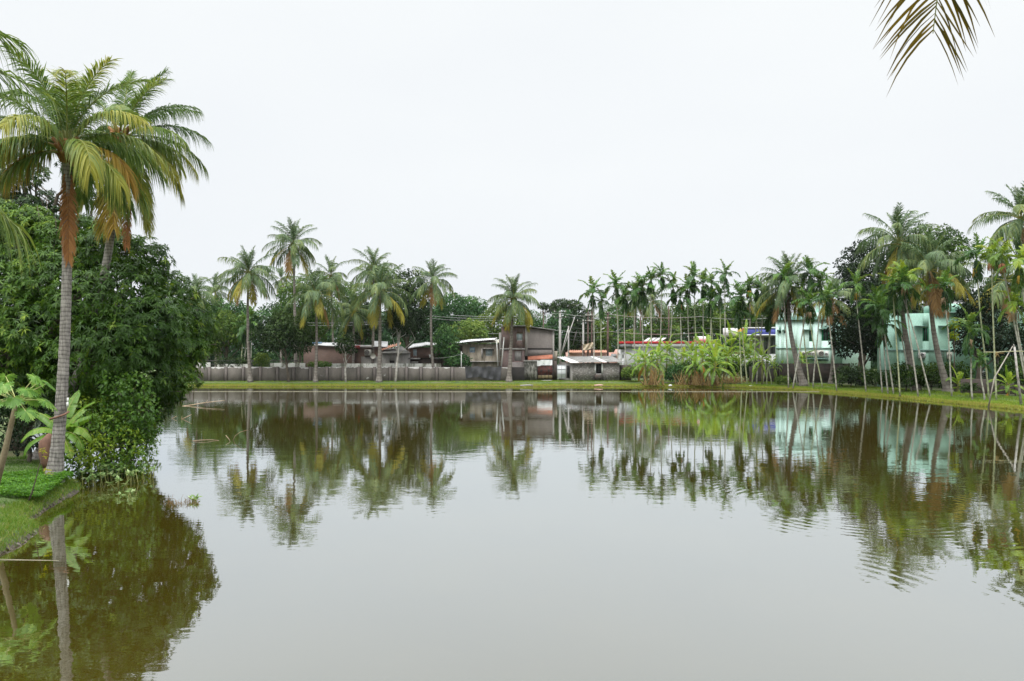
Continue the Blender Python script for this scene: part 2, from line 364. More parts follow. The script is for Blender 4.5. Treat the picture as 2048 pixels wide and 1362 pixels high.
M['pillar_cem'] = plaster('compound_wall_pillar', (0.14, 0.12, 0.11), (0.1, 0.086, 0.08))
M['wall_back'] = plaster('mossy_rear_wall', (0.42, 0.42, 0.38), (0.12, 0.12, 0.09), thr=(0.48, 0.58))
M['cem_grey'] = plaster('grey_cement', (0.31, 0.295, 0.275), (0.17, 0.155, 0.14))
M['cem_tower'] = plaster('tower_render', (0.27, 0.24, 0.225), (0.2, 0.172, 0.16), thr=(0.35, 0.7))
M['concrete'] = plaster('bare_concrete', (0.4, 0.38, 0.36), (0.24, 0.22, 0.2))
M['moss_stone'] = plaster('mossy_stone_pillar', (0.3, 0.29, 0.26), (0.07, 0.07, 0.055), thr=(0.42, 0.55), scale=3)
M['cem_brown'] = plaster('brownish_render', (0.33, 0.29, 0.23), (0.15, 0.13, 0.1), thr=(0.4, 0.7))
M['mint'] = plaster('mint_paint', (0.66, 0.88, 0.80), (0.60, 0.81, 0.73), rough=0.7, thr=(0.35, 0.8))
M['mint_deep'] = plaster('mint_paint_deep', (0.42, 0.68, 0.56), (0.34, 0.58, 0.47), rough=0.7, thr=(0.35, 0.75))  # deeper mint tone of the second house
M['mint_band'] = plaster('stained_ledge', (0.24, 0.4, 0.35), (0.12, 0.18, 0.16))
M['white_paint'] = plaster('white_paint', (0.78, 0.78, 0.78), (0.66, 0.66, 0.66), rough=0.6, thr=(0.4, 0.8))
M['red_paint'] = plain('red_fascia', (0.72, 0.05, 0.06), 0.4)
M['grey_fascia'] = plain('grey_fascia', (0.34, 0.35, 0.37), 0.5)
M['blue_fascia'] = plain('blue_fascia', (0.12, 0.14, 0.52), 0.4)
M['orange'] = mottled('orange_tarpaulin', [(0.36, 0.13, 0.08), (0.55, 0.21, 0.13)], 3, 0.6)
M['salmon'] = plaster('salmon_paint', (0.66, 0.4, 0.33), (0.48, 0.31, 0.27), thr=(0.5, 0.75))
M['logo_red'] = plain('red_emblem', (0.75, 0.06, 0.04), 0.4)
M['logo_yellow'] = plain('yellow_emblem', (0.75, 0.5, 0.06), 0.4)
M['logo_green'] = plain('green_emblem', (0.2, 0.55, 0.3), 0.4)
M['sheet'] = mottled('weathered_metal_sheet', [(0.28, 0.27, 0.26), (0.45, 0.45, 0.45), (0.62, 0.62, 0.62)], 1.2, 0.6, stretch=(1, 1, 1))
M['sheet_dark'] = mottled('dark_cement_sheet', [(0.13, 0.125, 0.12), (0.22, 0.215, 0.205), (0.33, 0.32, 0.31)], 1.4, 0.9)
M['sheet_white'] = mottled('bright_roof_sheet', [(0.55, 0.55, 0.55), (0.75, 0.75, 0.75)], 1.4, 0.6)
M['sheet_yellow'] = mottled('mossy_pale_sheet', [(0.22, 0.22, 0.13), (0.55, 0.54, 0.46), (0.7, 0.69, 0.64)], 1.0, 0.8)
M['tile'] = mottled('clay_roof_tile', [(0.12, 0.08, 0.06), (0.42, 0.2, 0.13), (0.5, 0.32, 0.24)], 2.2, 0.9)
M['blue_sheet'] = plain('blue_plastic_sheet', (0.25, 0.42, 0.62), 0.5)
M['maroon'] = mottled('rusty_maroon_gate', [(0.12, 0.035, 0.03), (0.2, 0.06, 0.05)], 5, 0.6)
M['gate_tan'] = mottled('rusty_tan_gate_panel', [(0.22, 0.17, 0.09), (0.36, 0.29, 0.16)], 5, 0.7)
M['iron'] = mottled('dark_iron', [(0.03, 0.027, 0.026), (0.07, 0.06, 0.055)], 4, 0.6)
M['white_metal'] = mottled('white_painted_metal', [(0.55, 0.57, 0.58), (0.72, 0.74, 0.75)], 2, 0.5)
M['banner'] = mottled('white_flex_banner', [(0.12, 0.14, 0.14), (0.8, 0.8, 0.8), (0.85, 0.85, 0.85)], 2.8, 0.6, pos=[0.34, 0.42, 0.8], stretch=(1.5, 1, .6))
M['tarp'] = mottled('dark_grey_tarpaulin', [(0.035, 0.036, 0.04), (0.07, 0.07, 0.075)], 2, 0.55)
M['flex'] = mottled('faded_printed_flex', [(0.32, 0.16, 0.09), (0.6, 0.5, 0.36), (0.7, 0.64, 0.52)], 1.9, 0.7)
M['dark'] = plain('dark_interior', (0.02, 0.02, 0.02), 0.9)
M['glass'] = plain('window_glass', (0.05, 0.06, 0.065), 0.1, spec=0.6)
M['glass_blue'] = mottled('pale_window_pane', [(0.25, 0.33, 0.37), (0.5, 0.57, 0.6)], 6, 0.25)
M['shutter'] = plain('green_shutter', (0.02, 0.22, 0.10), 0.5)
M['ac'] = plain('cream_casing', (0.62, 0.6, 0.54), 0.5)
M['ac_white'] = plain('white_casing', (0.74, 0.74, 0.72), 0.5)
M['pole_white'] = mottled('concrete_pole', [(0.25, 0.24, 0.225), (0.45, 0.43, 0.41)], 2, 0.85)
M['pole_iron'] = mottled('rusty_rail_pole', [(0.06, 0.04, 0.035), (0.14, 0.09, 0.075)], 3, 0.8)
M['wire'] = plain('wire', (0.10, 0.10, 0.11), 0.5)
M['wire_pale'] = plain('pale_wire', (0.45, 0.45, 0.44), 0.5)
M['pvc'] = plain('white_pvc', (0.66, 0.66, 0.62), 0.5)
M['red_cloth'] = plain('red_cloth', (0.6, 0.06, 0.06), 0.8)
M['yellow_wall'] = plaster('ochre_paint', (0.62, 0.47, 0.26), (0.5, 0.36, 0.2))
M['dead_leaf'] = mottled('withered_brown_leaf', [(0.1, 0.055, 0.04), (0.24, 0.13, 0.09)], 6, 0.8, 0.5, 15, (1, 1, .25))
M['rope'] = plain('pale_rope', (0.5, 0.46, 0.34), 0.8)
M['rock'] = mottled('bank_stones', [(0.05, 0.04, 0.033), (0.15, 0.125, 0.1), (0.26, 0.23, 0.2)], 3, 0.85, .6, 12)

# ground
gm, gnt, gbs = newmat('ground_soil_and_turf')
oc = ocoord(gnt)
gs = gnt.nodes.new('ShaderNodeSeparateXYZ'); gnt.links.new(oc, gs.inputs[0])
n1 = noise(gnt, oc, 0.35, 6, 0.6); n2 = noise(gnt, oc, 6.0, 5, 0.7)
r1 = ramp(gnt, [(0.35, (0.05, 0.085, 0.022)), (0.5, (0.085, 0.125, 0.035)), (0.68, (0.13, 0.115, 0.055))]); gnt.links.new(n1.outputs['Fac'], r1.inputs[0])
r2 = ramp(gnt, [(0.3, (0.045, 0.037, 0.03)), (0.7, (0.13, 0.108, 0.085))]); gnt.links.new(n2.outputs['Fac'], r2.inputs[0])
h = math_(gnt, 'MULTIPLY_ADD', n2.outputs['Fac'], 0.12); gnt.links.new(gs.outputs[2], h.node.inputs[2])
hr = gnt.nodes.new('ShaderNodeMapRange'); hr.inputs['From Min'].default_value = 0.14; hr.inputs['From Max'].default_value = 0.24
gnt.links.new(h, hr.inputs['Value'])
gc = mixc(gnt, hr.outputs[0], r2.outputs[0], r1.outputs[0])
gnt.links.new(gc, gbs.inputs['Base Color']); gbs.inputs['Roughness'].default_value = 0.95
bump(gnt, n2.outputs['Fac'], 0.8, 0.08, gbs)
M['ground'] = gm

# water: murky olive body under a mirror that strengthens towards grazing angles
wm, wnt, wbs = newmat('pond_water')
oc = ocoord(wnt)
na = noise(wnt, mapping(wnt, oc, (0.55, 1.0, 1)), 1.4, 3, 0.5)
nb = noise(wnt, mapping(wnt, oc, (0.8, 1.2, 1)), 5.5, 2, 0.5)
nc = noise(wnt, oc, 0.12, 2, 0.5)
patch = ramp(wnt, [(0.35, (0.25, 0.25, 0.25)), (0.65, (1, 1, 1))]); wnt.links.new(nc.outputs['Fac'], patch.inputs[0])
hh = math_(wnt, 'MULTIPLY_ADD', nb.outputs['Fac'], 0.22); wnt.links.new(na.outputs['Fac'], hh.node.inputs[2])
hh = math_(wnt, 'MULTIPLY', hh, patch.outputs[0])
# rings spreading from two points where something touched the surface
def rings(cx, cy, r0, r1, wl, amp):
    global hh
    mpn = wnt.nodes.new('ShaderNodeMapping'); mpn.inputs['Location'].default_value = (-cx, -cy, 0); wnt.links.new(oc, mpn.inputs[0])
    ln = wnt.nodes.new('ShaderNodeVectorMath'); ln.operation = 'LENGTH'; wnt.links.new(mpn.outputs[0], ln.inputs[0])
    s_ = math_(wnt, 'SINE', math_(wnt, 'MULTIPLY', ln.outputs['Value'], 2 * pi / wl))
    band = ramp(wnt, [(0, (0, 0, 0)), (0.5, (1, 1, 1)), (1, (0, 0, 0))])
    mr_ = wnt.nodes.new('ShaderNodeMapRange'); mr_.inputs['From Min'].default_value = r0; mr_.inputs['From Max'].default_value = r1
    wnt.links.new(ln.outputs['Value'], mr_.inputs['Value']); wnt.links.new(mr_.outputs[0], band.inputs[0])
    nn = noise(wnt, oc, 0.35, 2); rr = ramp(wnt, [(0.45, (0, 0, 0)), (0.62, (1, 1, 1))]); wnt.links.new(nn.outputs['Fac'], rr.inputs[0])
    v = math_(wnt, 'MULTIPLY', math_(wnt, 'MULTIPLY', s_, band.outputs[0]), rr.outputs[0])
    a = math_(wnt, 'MULTIPLY_ADD', v, amp); wnt.links.new(hh, a.node.inputs[2]); hh = a
rings(1.5, 15.5, 1.2, 6.0, 0.28, 0.12)
rings(4.0, 13.0, 1.0, 5.0, 0.3, 0.12)
rings(9.0, 20.0, 1.0, 6.0, 0.3, 0.12)
bp = wnt.nodes.new('ShaderNodeBump'); bp.inputs['Strength'].default_value = 1.0; bp.inputs['Distance'].default_value = 0.006
wnt.links.new(hh, bp.inputs['Height'])
lw_ = wnt.nodes.new('ShaderNodeLayerWeight'); lw_.inputs['Blend'].default_value = 0.5
fr = ramp(wnt, [(0.0, (0.06,) * 3), (0.45, (0.30,) * 3), (0.62, (0.50,) * 3), (0.82, (0.70,) * 3), (0.96, (0.86,) * 3), (1.0, (0.95,) * 3)])
wnt.links.new(lw_.outputs['Facing'], fr.inputs[0])
gl = wnt.nodes.new('ShaderNodeBsdfGlossy'); gl.inputs['Roughness'].default_value = 0.012; gl.inputs['Color'].default_value = (0.895, 0.95, 0.99, 1)
df = wnt.nodes.new('ShaderNodeBsdfDiffuse')
nd = noise(wnt, oc, 0.25, 4); rd = ramp(wnt, [(0.3, (0.050, 0.037, 0.004)), (0.7, (0.064, 0.047, 0.006))]); wnt.links.new(nd.outputs['Fac'], rd.inputs[0])
wnt.links.new(rd.outputs[0], df.inputs[0])
wnt.links.new(bp.outputs[0], gl.inputs['Normal'])
wx = wnt.nodes.new('ShaderNodeMixShader')
wnt.links.new(fr.outputs[0], wx.inputs[0]); wnt.links.new(df.outputs[0], wx.inputs[1]); wnt.links.new(gl.outputs[0], wx.inputs[2])
wnt.links.new(wx.outputs[0], wnt.nodes['Material Output'].inputs[0])
M['water'] = wm
#%%GROUND
# ------------------------------------------------------------------ ground and water
rg0 = np.random.default_rng(5)
OUT = np.array([(-9.2, 5.5), (-9.6, 10), (-10.2, 15.9), (-11.1, 18.3), (-12.1, 21.4), (-12.45, 22.8), (-13.7, 24.6), (-16.0, 28.3), (-20.5, 33), (-27, 44),
                (-33, 62), (-37, 78), (-38.5, 87), (-34, 87.4), (-24, 87.1), (-12, 87.3), (0, 87.0), (9, 87.2), (17, 86.6), (21, 86.4), (25, 84.5), (28.3, 79.6),
                (31.4, 69.3), (33.0, 60), (33.8, 52), (34.2, 40), (34.4, 24), (33.5, 9), (30, 4.2), (20, 3.4), (0, 3.2), (-7, 3.6)])
def catmull(p, step):
    o = []
    n = len(p)
    for i in range(n):
        a, b, c, d = p[(i - 1) % n], p[i], p[(i + 1) % n], p[(i + 2) % n]
        k = max(2, int(np.linalg.norm(c - b) / step))
        for t in np.arange(k) / k:
            o.append(0.5 * (2 * b + (c - a) * t + (2 * a - 5 * b + 4 * c - d) * t * t + (3 * b - a - 3 * c + d) * t ** 3))
    return np.array(o)
outl = catmull(OUT, 0.22)
ctr = np.array([0.0, 46.0])
nn_ = len(outl)
tg = nrm(np.roll(outl, -1, 0) - np.roll(outl, 1, 0))
no = np.stack([-tg[:, 1], tg[:, 0]], 1)
if ((outl + no - ctr) ** 2).sum() < ((outl - no - ctr) ** 2).sum(): no = -no
for _ in range(30): no = nrm(no + np.roll(no, 1, 0) + np.roll(no, -1, 0))
def smoothnoise(n, k, rg):
    a = rg.standard_normal(n)
    for _ in range(k): a = (a + np.roll(a, 1) + np.roll(a, -1)) / 3
    return a / (a.std() + 1e-9)
outl_n = outl + no * (0.07 * smoothnoise(nn_, 3, rg0) + 0.13 * smoothnoise(nn_, 40, rg0))[:, None]
def in_pond(x, y):
    j = np.arange(nn_); k = (j + 1) % nn_
    c = (outl[j, 1] > y) != (outl[k, 1] > y)
    xi = (outl[k, 0] - outl[j, 0]) * (y - outl[j, 1]) / (outl[k, 1] - outl[j, 1] + 1e-12) + outl[j, 0]
    return (np.sum(c & (x < xi)) % 2) == 1
def bank_dist(x, y): return np.sqrt(((outl - np.array([x, y])) ** 2).sum(1).min())
def gz(x, y):
    d = bank_dist(x, y)
    return float(np.interp(d, [0, .12, .3, .8, 2, 5], [.02, .1, .18, .28, .36, .4]) * (low_(y) if d < 3 else 1))
g = MB()
rings_ = [(-3.5, -1.2, 0), (-0.6, -0.3, 0.02), (-0.12, -0.07, 0.02), (0.02, 0.03, 0.025), (0.07, 0.085, 0.03), (0.18, 0.15, 0.03), (0.45, 0.23, 0.02), (0.9, 0.325, 0.02), (2.0, 0.37, 0.015), (4.2, 0.4, 0.01)]
vs = []
def low_(y): return np.interp(y, [35, 60], [1.0, 0.55])      # the far banks are flatter
for d_, z_, a_ in rings_:
    p = outl_n + no * d_
    vs.append(np.column_stack([p, (z_ + a_ * rg0.standard_normal(nn_)) * (low_(p[:, 1]) if 0 < z_ < .38 else 1)]))
last = vs[-1][:, :2]
for k_, far in ((1.35, 0), (2.2, 0), (6, 0), (40, 0)):
    p = ctr + (last - ctr) * k_
    vs.append(np.column_stack([p, np.full(nn_, 0.4)]))
m_ = len(vs)
i_ = np.arange(m_ - 1)[:, None]; j_ = np.arange(nn_)[None]
q_ = np.stack([i_ * nn_ + j_, (i_ + 1) * nn_ + j_, (i_ + 1) * nn_ + (j_ + 1) % nn_, i_ * nn_ + (j_ + 1) % nn_], -1).reshape(-1, 4)
allv = np.vstack(vs + [np.array([[0, 46, -1.2]])])
q2 = np.stack([np.full(nn_, m_ * nn_), np.arange(nn_), (np.arange(nn_) + 1) % nn_, (np.arange(nn_) + 1) % nn_], -1)
g.add(allv, np.vstack([q_, q2]))
go = bpy.data.objects.new('ground', g.mesh('ground', M['ground'], True)); COL.objects.link(go)
tag(go, 'grassy ground and earthen banks around the pond', 'ground', kind='structure')
wb = MB(); pw = outl + no * 1.0
wb.add(np.vstack([np.column_stack([pw, np.zeros(nn_)]), [[0, 46, 0]]]),
       np.stack([np.full(nn_, nn_), np.arange(nn_), (np.arange(nn_) + 1) % nn_, (np.arange(nn_) + 1) % nn_], -1))
wo = bpy.data.objects.new('water', wb.mesh('water', M['water'], True)); COL.objects.link(wo)
tag(wo, 'still olive-green pond water mirroring palms and the white sky', 'water', kind='structure')

# ------------------------------------------------------------------ grass
def blades(rg, pos, h, wd, lean=0.35, tint=None):
    n = len(pos)
    a = rg.uniform(0, 2 * pi, n); hh_ = h * rg.uniform(0.5, 1.3, n)
    l = rg.normal(0, lean, (n, 2)) * hh_[:, None]
    w_ = wd * rg.uniform(0.6, 1.3, n)
    s = np.column_stack([np.cos(a) * w_, np.sin(a) * w_, np.zeros(n)])
    mid = pos + np.column_stack([l * 0.35, hh_ * 0.6]); tip = pos + np.column_stack([l, hh_])
    v = np.stack([pos - s, pos + s, mid + s * 0.7, mid - s * 0.7, tip], 1).reshape(-1, 3)
    b = np.arange(n)[:, None] * 5
    q = np.vstack([b + [0, 1, 2, 3], b + [3, 2, 4, 4]])
    t = rg.uniform(0, 1, n) if tint is None else tint
    return v, q, np.concatenate([t, t])
rg = np.random.default_rng(11)
def bank_points(rg, n, i0, i1, d0, d1, pw=1.0):
    i = rg.integers(i0, i1, n); d = d0 + (d1 - d0) * rg.uniform(0, 1, n) ** pw
    p = outl_n[i] + no[i] * d[:, None] + rg.normal(0, 0.1, (n, 2))
    z = np.interp(d, [0, .1, .28, .5, .9, 2, 4.2], [.03, .1, .18, .24, .31, .36, .4]) * np.where(d < 3, low_(p[:, 1]), 1 - (1 - low_(p[:, 1])) * np.clip((4.2 - d) / 1.2, 0, 1)) - 0.015
    return np.column_stack([p, z]), d
def idx(x, y): return int(((outl - np.array([x, y])) ** 2).sum(1).argmin())
gm_ = MB()
p, d = bank_points(rg, 90000, idx(-9.6, 11), idx(-16, 28.3), 0.09, 6.0, 0.8)
pn = np.sin(p[:, 0] * 1.7 + 1) * np.sin(p[:, 1] * 1.3) * 0.15
tn = np.clip(0.15 + pn + rg.normal(0, .15, len(p)) + 0.5 * np.exp(-((d - 0.25) / 0.35) ** 2), 0, 1)
v, q, t = blades(rg, p, 0.075, 0.006, 0.5, tn); gm_.add(v, q, t)
p, d = bank_points(rg, 26000, idx(-9.6, 11), idx(-13, 24), 0.05, .6); v, q, t = blades(rg, p, .08, .006, .7, np.clip(.5 + rg.normal(0, .16, len(p)), 0, 1)); gm_.add(v, q, t)
solo('grass', gm_, M['grass'], (0, 0, 0), 'short green turf on the near left bank beside the coconut palm', 'grass', kind='stuff')
gm_ = MB()
p, d = bank_points(rg, 60000, idx(-37, 80), idx(24, 85), -0.02, .8); v, q, t = blades(rg, p, .08, .03, .6, np.clip(.68 + rg.normal(0, .16, len(p)), 0, 1)); gm_.add(v, q, t)
p, d = bank_points(rg, 60000, idx(24, 85), idx(34.2, 42), -0.02, .6); v, q, t = blades(rg, p, .10, .02, .6, np.clip(.64 + rg.normal(0, .16, len(p)), 0, 1)); gm_.add(v, q, t)
p, d = bank_points(rg, 60000, idx(-37, 80), idx(24, 85), 0.5, 6.0)
tn = np.clip(0.26 + rg.normal(0, .14, len(p)) + 0.4 * np.exp(-((d - 0.0) / 0.9) ** 2) + 0.1 * np.sin(p[:, 0] * 0.6), 0, 1)
v, q, t = blades(rg, p, 0.10, 0.03, 0.5, tn); gm_.add(v, q, t)
p, d = bank_points(rg, 45000, idx(24, 85), idx(34.2, 42), 0.1, 5.0)
tn = np.clip(0.28 + rg.normal(0, .15, len(p)) + 0.55 * np.exp(-((d - 0.0) / 0.5) ** 2) + 0.12 * np.sin(p[:, 1] * 0.8), 0, 1)
v, q, t = blades(rg, p, 0.16, 0.02, 0.5, tn); gm_.add(v, q, t)
solo('grass', gm_, M['grass_far'], (0, 0, 0), 'yellow-green grass strip along the far and right banks of the pond', 'grass', kind='stuff')

# stones in the eroded edge of the near bank
rk = MB()
ip = rg.integers(idx(-9.6, 11), idx(-12.1, 21.6), 2200)
for k in ip:
    dd = rg.uniform(-0.06, 0.15); c = outl_n[k] + no[k] * dd
    r_ = rg.uniform(0.012, 0.04); z_ = float(np.interp(dd, [-.12, 0.02, .1, .28], [-.05, .03, .1, .18]))
    v = np.array([(-1, 0, 0), (0, -1, 0), (1, 0, 0), (0, 1, 0), (0, 0, 1), (0, 0, -1)]) * r_ * rg.uniform(.6, 1.3, (6, 1)) + [c[0], c[1], z_]
    rk.add(v, [(0, 1, 4, 4), (1, 2, 4, 4), (2, 3, 4, 4), (3, 0, 4, 4), (1, 0, 5, 5), (2, 1, 5, 5), (3, 2, 5, 5), (0, 3, 5, 5)])
solo('bank_rubble', rk, M['rock'], (0, 0, 0), 'grey rubble and clods in the eroded edge of the near left bank', 'rubble', kind='stuff')

# ------------------------------------------------------------------ plants: pieces
def strips(rg, P0, d, L, w, T, droop, nseg=2, prof=None, tw=0.4, tint=0.5):
    """curved tapering blades from P0 along d, sagging under their own weight"""
    n = len(P0)
    prof = prof or [0.5, 1.0, 0.08]
    q_ = np.linspace(0, 1, nseg + 1)
    W = nrm(T - d * (T * d).sum(1, keepdims=True))
    N = np.cross(d, W); a = rg.normal(0, tw, n)[:, None]
    W = W * np.cos(a) + N * np.sin(a)
    dn = np.array([0, 0, -1.0])
    droop = np.asarray(droop)[:, None] if np.ndim(droop) else np.full((n, 1), droop)
    vs = []
    for k, s in enumerate(q_):
        c = P0 + L[:, None] * (d * s * (1 - 0.4 * droop * s) + dn * droop * s * s)
        ww = (w * prof[k])[:, None] if np.ndim(w) else w * prof[k]
        vs += [c - W * ww * .5, c + W * ww * .5]
    v = np.stack(vs, 1).reshape(-1, 3)
    b = np.arange(n)[:, None] * 2 * (nseg + 1)
    q = np.concatenate([b + [2 * k, 2 * k + 1, 2 * k + 3, 2 * k + 2] for k in range(nseg)])
    t = np.tile(tint if np.ndim(tint) else np.full(n, tint), nseg)
    return v, q, t
def curve_of(L, th0, bend, n=22, pw=1.2):
    s = np.linspace(0, 1, n); ang = th0 - bend * s ** pw
    x = np.concatenate([[0], np.cumsum(np.cos((ang[1:] + ang[:-1]) / 2))]) * L / (n - 1)
    z = np.concatenate([[0], np.cumsum(np.sin((ang[1:] + ang[:-1]) / 2))]) * L / (n - 1)
    return s, np.column_stack([x, np.zeros(n), z]), ang
def frond(seed, L=4.2, th0=60, bend=75, nl=36, nseg=2, lw=0.06, ll=0.95, droop=0.55, t0=0.2, tint=0.45, tgrad=0.25, rr=0.035, prof=None, fwd=(35, 62), miss=0.03, side_sway=0.12):
    """one pinnate frond growing from the origin towards +X; returns (leaflets, stalk)"""
    rg = np.random.default_rng(seed)
    s, pts, ang = curve_of(L, R(th0), R(bend))
    pts[:, 1] += side_sway * L * rg.normal() * s ** 2
    lf = MB(); st = MB()
    st.tube(pts, np.interp(s, [0, .08, .25, 1], [rr * 1.9, rr * 1.2, rr * .8, rr * .12]), 5, 0.5, False)
    for sd_ in (-1, 1):
        u = np.linspace(0, 1, nl) + rg.normal(0, 0.3 / nl, nl); u = np.clip(u, 0, 1)
        if miss: u = u[rg.random(nl) > miss]
        n = len(u); t = t0 + (0.995 - t0) * u
        p = np.column_stack([np.interp(t, s, pts[:, k]) for k in range(3)])
        a = np.interp(t, s, ang)
        T = np.column_stack([np.cos(a), np.zeros(n), np.sin(a)]); N = np.column_stack([-np.sin(a), np.zeros(n), np.cos(a)])
        f = R(fwd[0]) + (R(fwd[1]) - R(fwd[0])) * u ** 1.5 + rg.normal(0, 0.07, n)
        d = nrm(np.array([0, sd_, 0]) * np.cos(f)[:, None] + T * np.sin(f)[:, None] + N * (0.22 + rg.normal(0, .09, n))[:, None])
        ln = ll * (0.32 + 0.68 * np.sin(pi * (0.14 + 0.76 * u))) * rg.uniform(0.85, 1.1, n)
        dr = np.clip(droop + rg.normal(0, 0.12, n), 0.02, 1.1)
        tt = np.clip(tint + tgrad * (u - 0.4) + rg.normal(0, 0.08, n), 0, 1)
        v, q, t_ = strips(rg, p, d, ln, lw * (0.7 + 0.3 * np.sin(pi * u)), T, dr, nseg, prof, 0.45, tt)
        lf.add(v, q, t_)
    return lf, st
# far fronds: one mesh each (stalk included), shared between palms
CLS = [(84, 32, .4), (70, 62, .6), (52, 85, .8), (34, 95, .95), (8, 78, 1.0), (-22, 52, .8), (-56, 26, .5)]
LIB = {}
def far_frond(cl, kind, var):
    key = (cl, kind, var)
    if key not in LIB:
        th, be, dr = CLS[cl]
        rgk = random.Random(hash((cl, var)) % 9999)
        lf, st = frond(100 * cl + var, 4.2 * rgk.uniform(.92, 1.06), th + rgk.uniform(-6, 6), be * rgk.uniform(.85, 1.15), 44, 3, 0.085, 1.15, dr, prof=[.5, 1, .8, .1],
                       tint={'g': .42, 'y': .35, 'b': .4}[kind] + rgk.uniform(-.12, .12), rr=0.04)
        lf.merge(st, tadd=0.35)
        LIB[key] = lf.mesh('frond', {'g': M['palm_far'], 'y': M['palm_olive'], 'b': M['palm_tan']}[kind])
    return LIB[key]
def near_frond(seed, **k):
    a = dict(nl=112, nseg=4, lw=0.034, ll=0.98, prof=[0.5, 1.0, .95, 0.6, 0.05]); a.update(k)
    return frond(seed, **a)

def trunk_curve(base, top, sway=0.0, n=26, bow=0.0, rg=None):
    b, t = np.asarray(base, float), np.asarray(top, float)
    s = np.linspace(0, 1, n)[:, None]
    hx = (t - b); p = b + hx * s
    p[:, 0] += (bow * np.sin(pi * s[:, 0])) * (abs(hx[2]) * 0.1)
    if sway: p[:, 0] += sway * np.sin(2 * pi * s[:, 0] * 0.9 + 1)
    return p
def coconut(base, top, size=1.0, n=22, seed=0, label='', group='coconut palms around the pond', rb=.2, rt=.11, bow=0.0, yellow=2, brown=1, mn=0, nuts=False, skip_up=0):
    r = random.Random(seed)
    root = thing('coconut_palm', label, 'palm tree', base, group)
    n = int(n * 1.3); mb = MB(); pts = trunk_curve(base, top, bow=bow, n=40)
    s = np.linspace(0, 1, 40); rad = rt + (rb - rt) * (1 - s) ** 1.2 + rb * 0.8 * np.exp(-s * 22)
    rad = rad * (1 + 0.03 * np.sin(np.arange(40) * 2.3))
    pts[0, 2] -= 0.3
    mb.tube(pts, rad, 10); obj('trunk', mb, M['trunk_far'], root, True)
    loc = np.asarray(top, float) - np.asarray(base, float)
    az = r.uniform(0, 6.28)
    for i in range(n):
        u = (i + r.uniform(-.3, .3)) / (n - 1)
        cl = int(np.clip(round(u * 6.3 - 0.3), skip_up, 6))
        kind = 'g'
        if i >= n - brown: kind = 'b'; cl = 6
        elif i >= n - brown - yellow: kind = 'y'; cl = max(cl, 4)
        me = far_frond(cl, kind, r.randrange(3))
        f = bpy.data.objects.new('frond', me); COL.objects.link(f); f.parent = root
        az += 2.39996 + r.uniform(-.25, .25)
        f.location = (loc[0] + r.uniform(-.05, .05), loc[1], loc[2] + r.uniform(-.15, .1)); f.rotation_euler = (r.uniform(-.1, .1), r.uniform(-.08, .08), az)
        k = size * r.uniform(.85, 1.08) * (0.8 if cl == 0 else 1.0); f.scale = (k, k, k)
        if kind == 'b': f['label'] = 'dry brown frond hanging down'
    if nuts:
        nb_ = MB()
        for k in range(9):
            a = r.uniform(0, 6.28); c = np.asarray(top, float) + [cos(a) * .28, sin(a) * .28, -.25 - r.uniform(0, .3)]
            nb_.lathe(c, [(0, -.14), (.09, -.08), (.12, 0), (.09, .09), (0, .14)], 8)
        obj('coconut_bunch', nb_, M['fruit_pink'] if nuts == 'o' else M['rachis'], root, True)
    return root

ACLS = [(80, 35, .3, .5), (64, 68, .35, .6), (44, 88, .45, .65), (20, 90, .5, .62), (-22, 55, .4, .55), (-62, 24, .3, .4), (-80, 8, .2, .34)]
AC = {}
def areca_crown(kind, var):
    if (kind, var) not in AC:
        mb = MB(); r = random.Random(var * 7 + 3)
        seq = {'g': [0, 0, 1, 1, 2, 2, 2, 3, 3, 5, 6, 6], 's': [0, 0, 1, 1, 2, 2, 3, 3, 5, 6, 6, 6, 6, 6], 'l': [0, 1, 1, 2, 2, 3, 3, 4, 5]}[kind]
        az = r.uniform(0, 6)
        for i, c in enumerate(seq):
            th, be, dr, l_ = ACLS[c]
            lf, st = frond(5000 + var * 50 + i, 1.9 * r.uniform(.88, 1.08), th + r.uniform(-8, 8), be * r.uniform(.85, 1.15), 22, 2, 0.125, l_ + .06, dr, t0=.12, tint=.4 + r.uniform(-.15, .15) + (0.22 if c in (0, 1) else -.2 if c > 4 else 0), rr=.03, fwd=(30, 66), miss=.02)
            az += 2.4 + r.uniform(-.35, .35)
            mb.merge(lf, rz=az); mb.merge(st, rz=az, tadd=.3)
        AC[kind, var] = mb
    return AC[kind, var]
ACM = {}
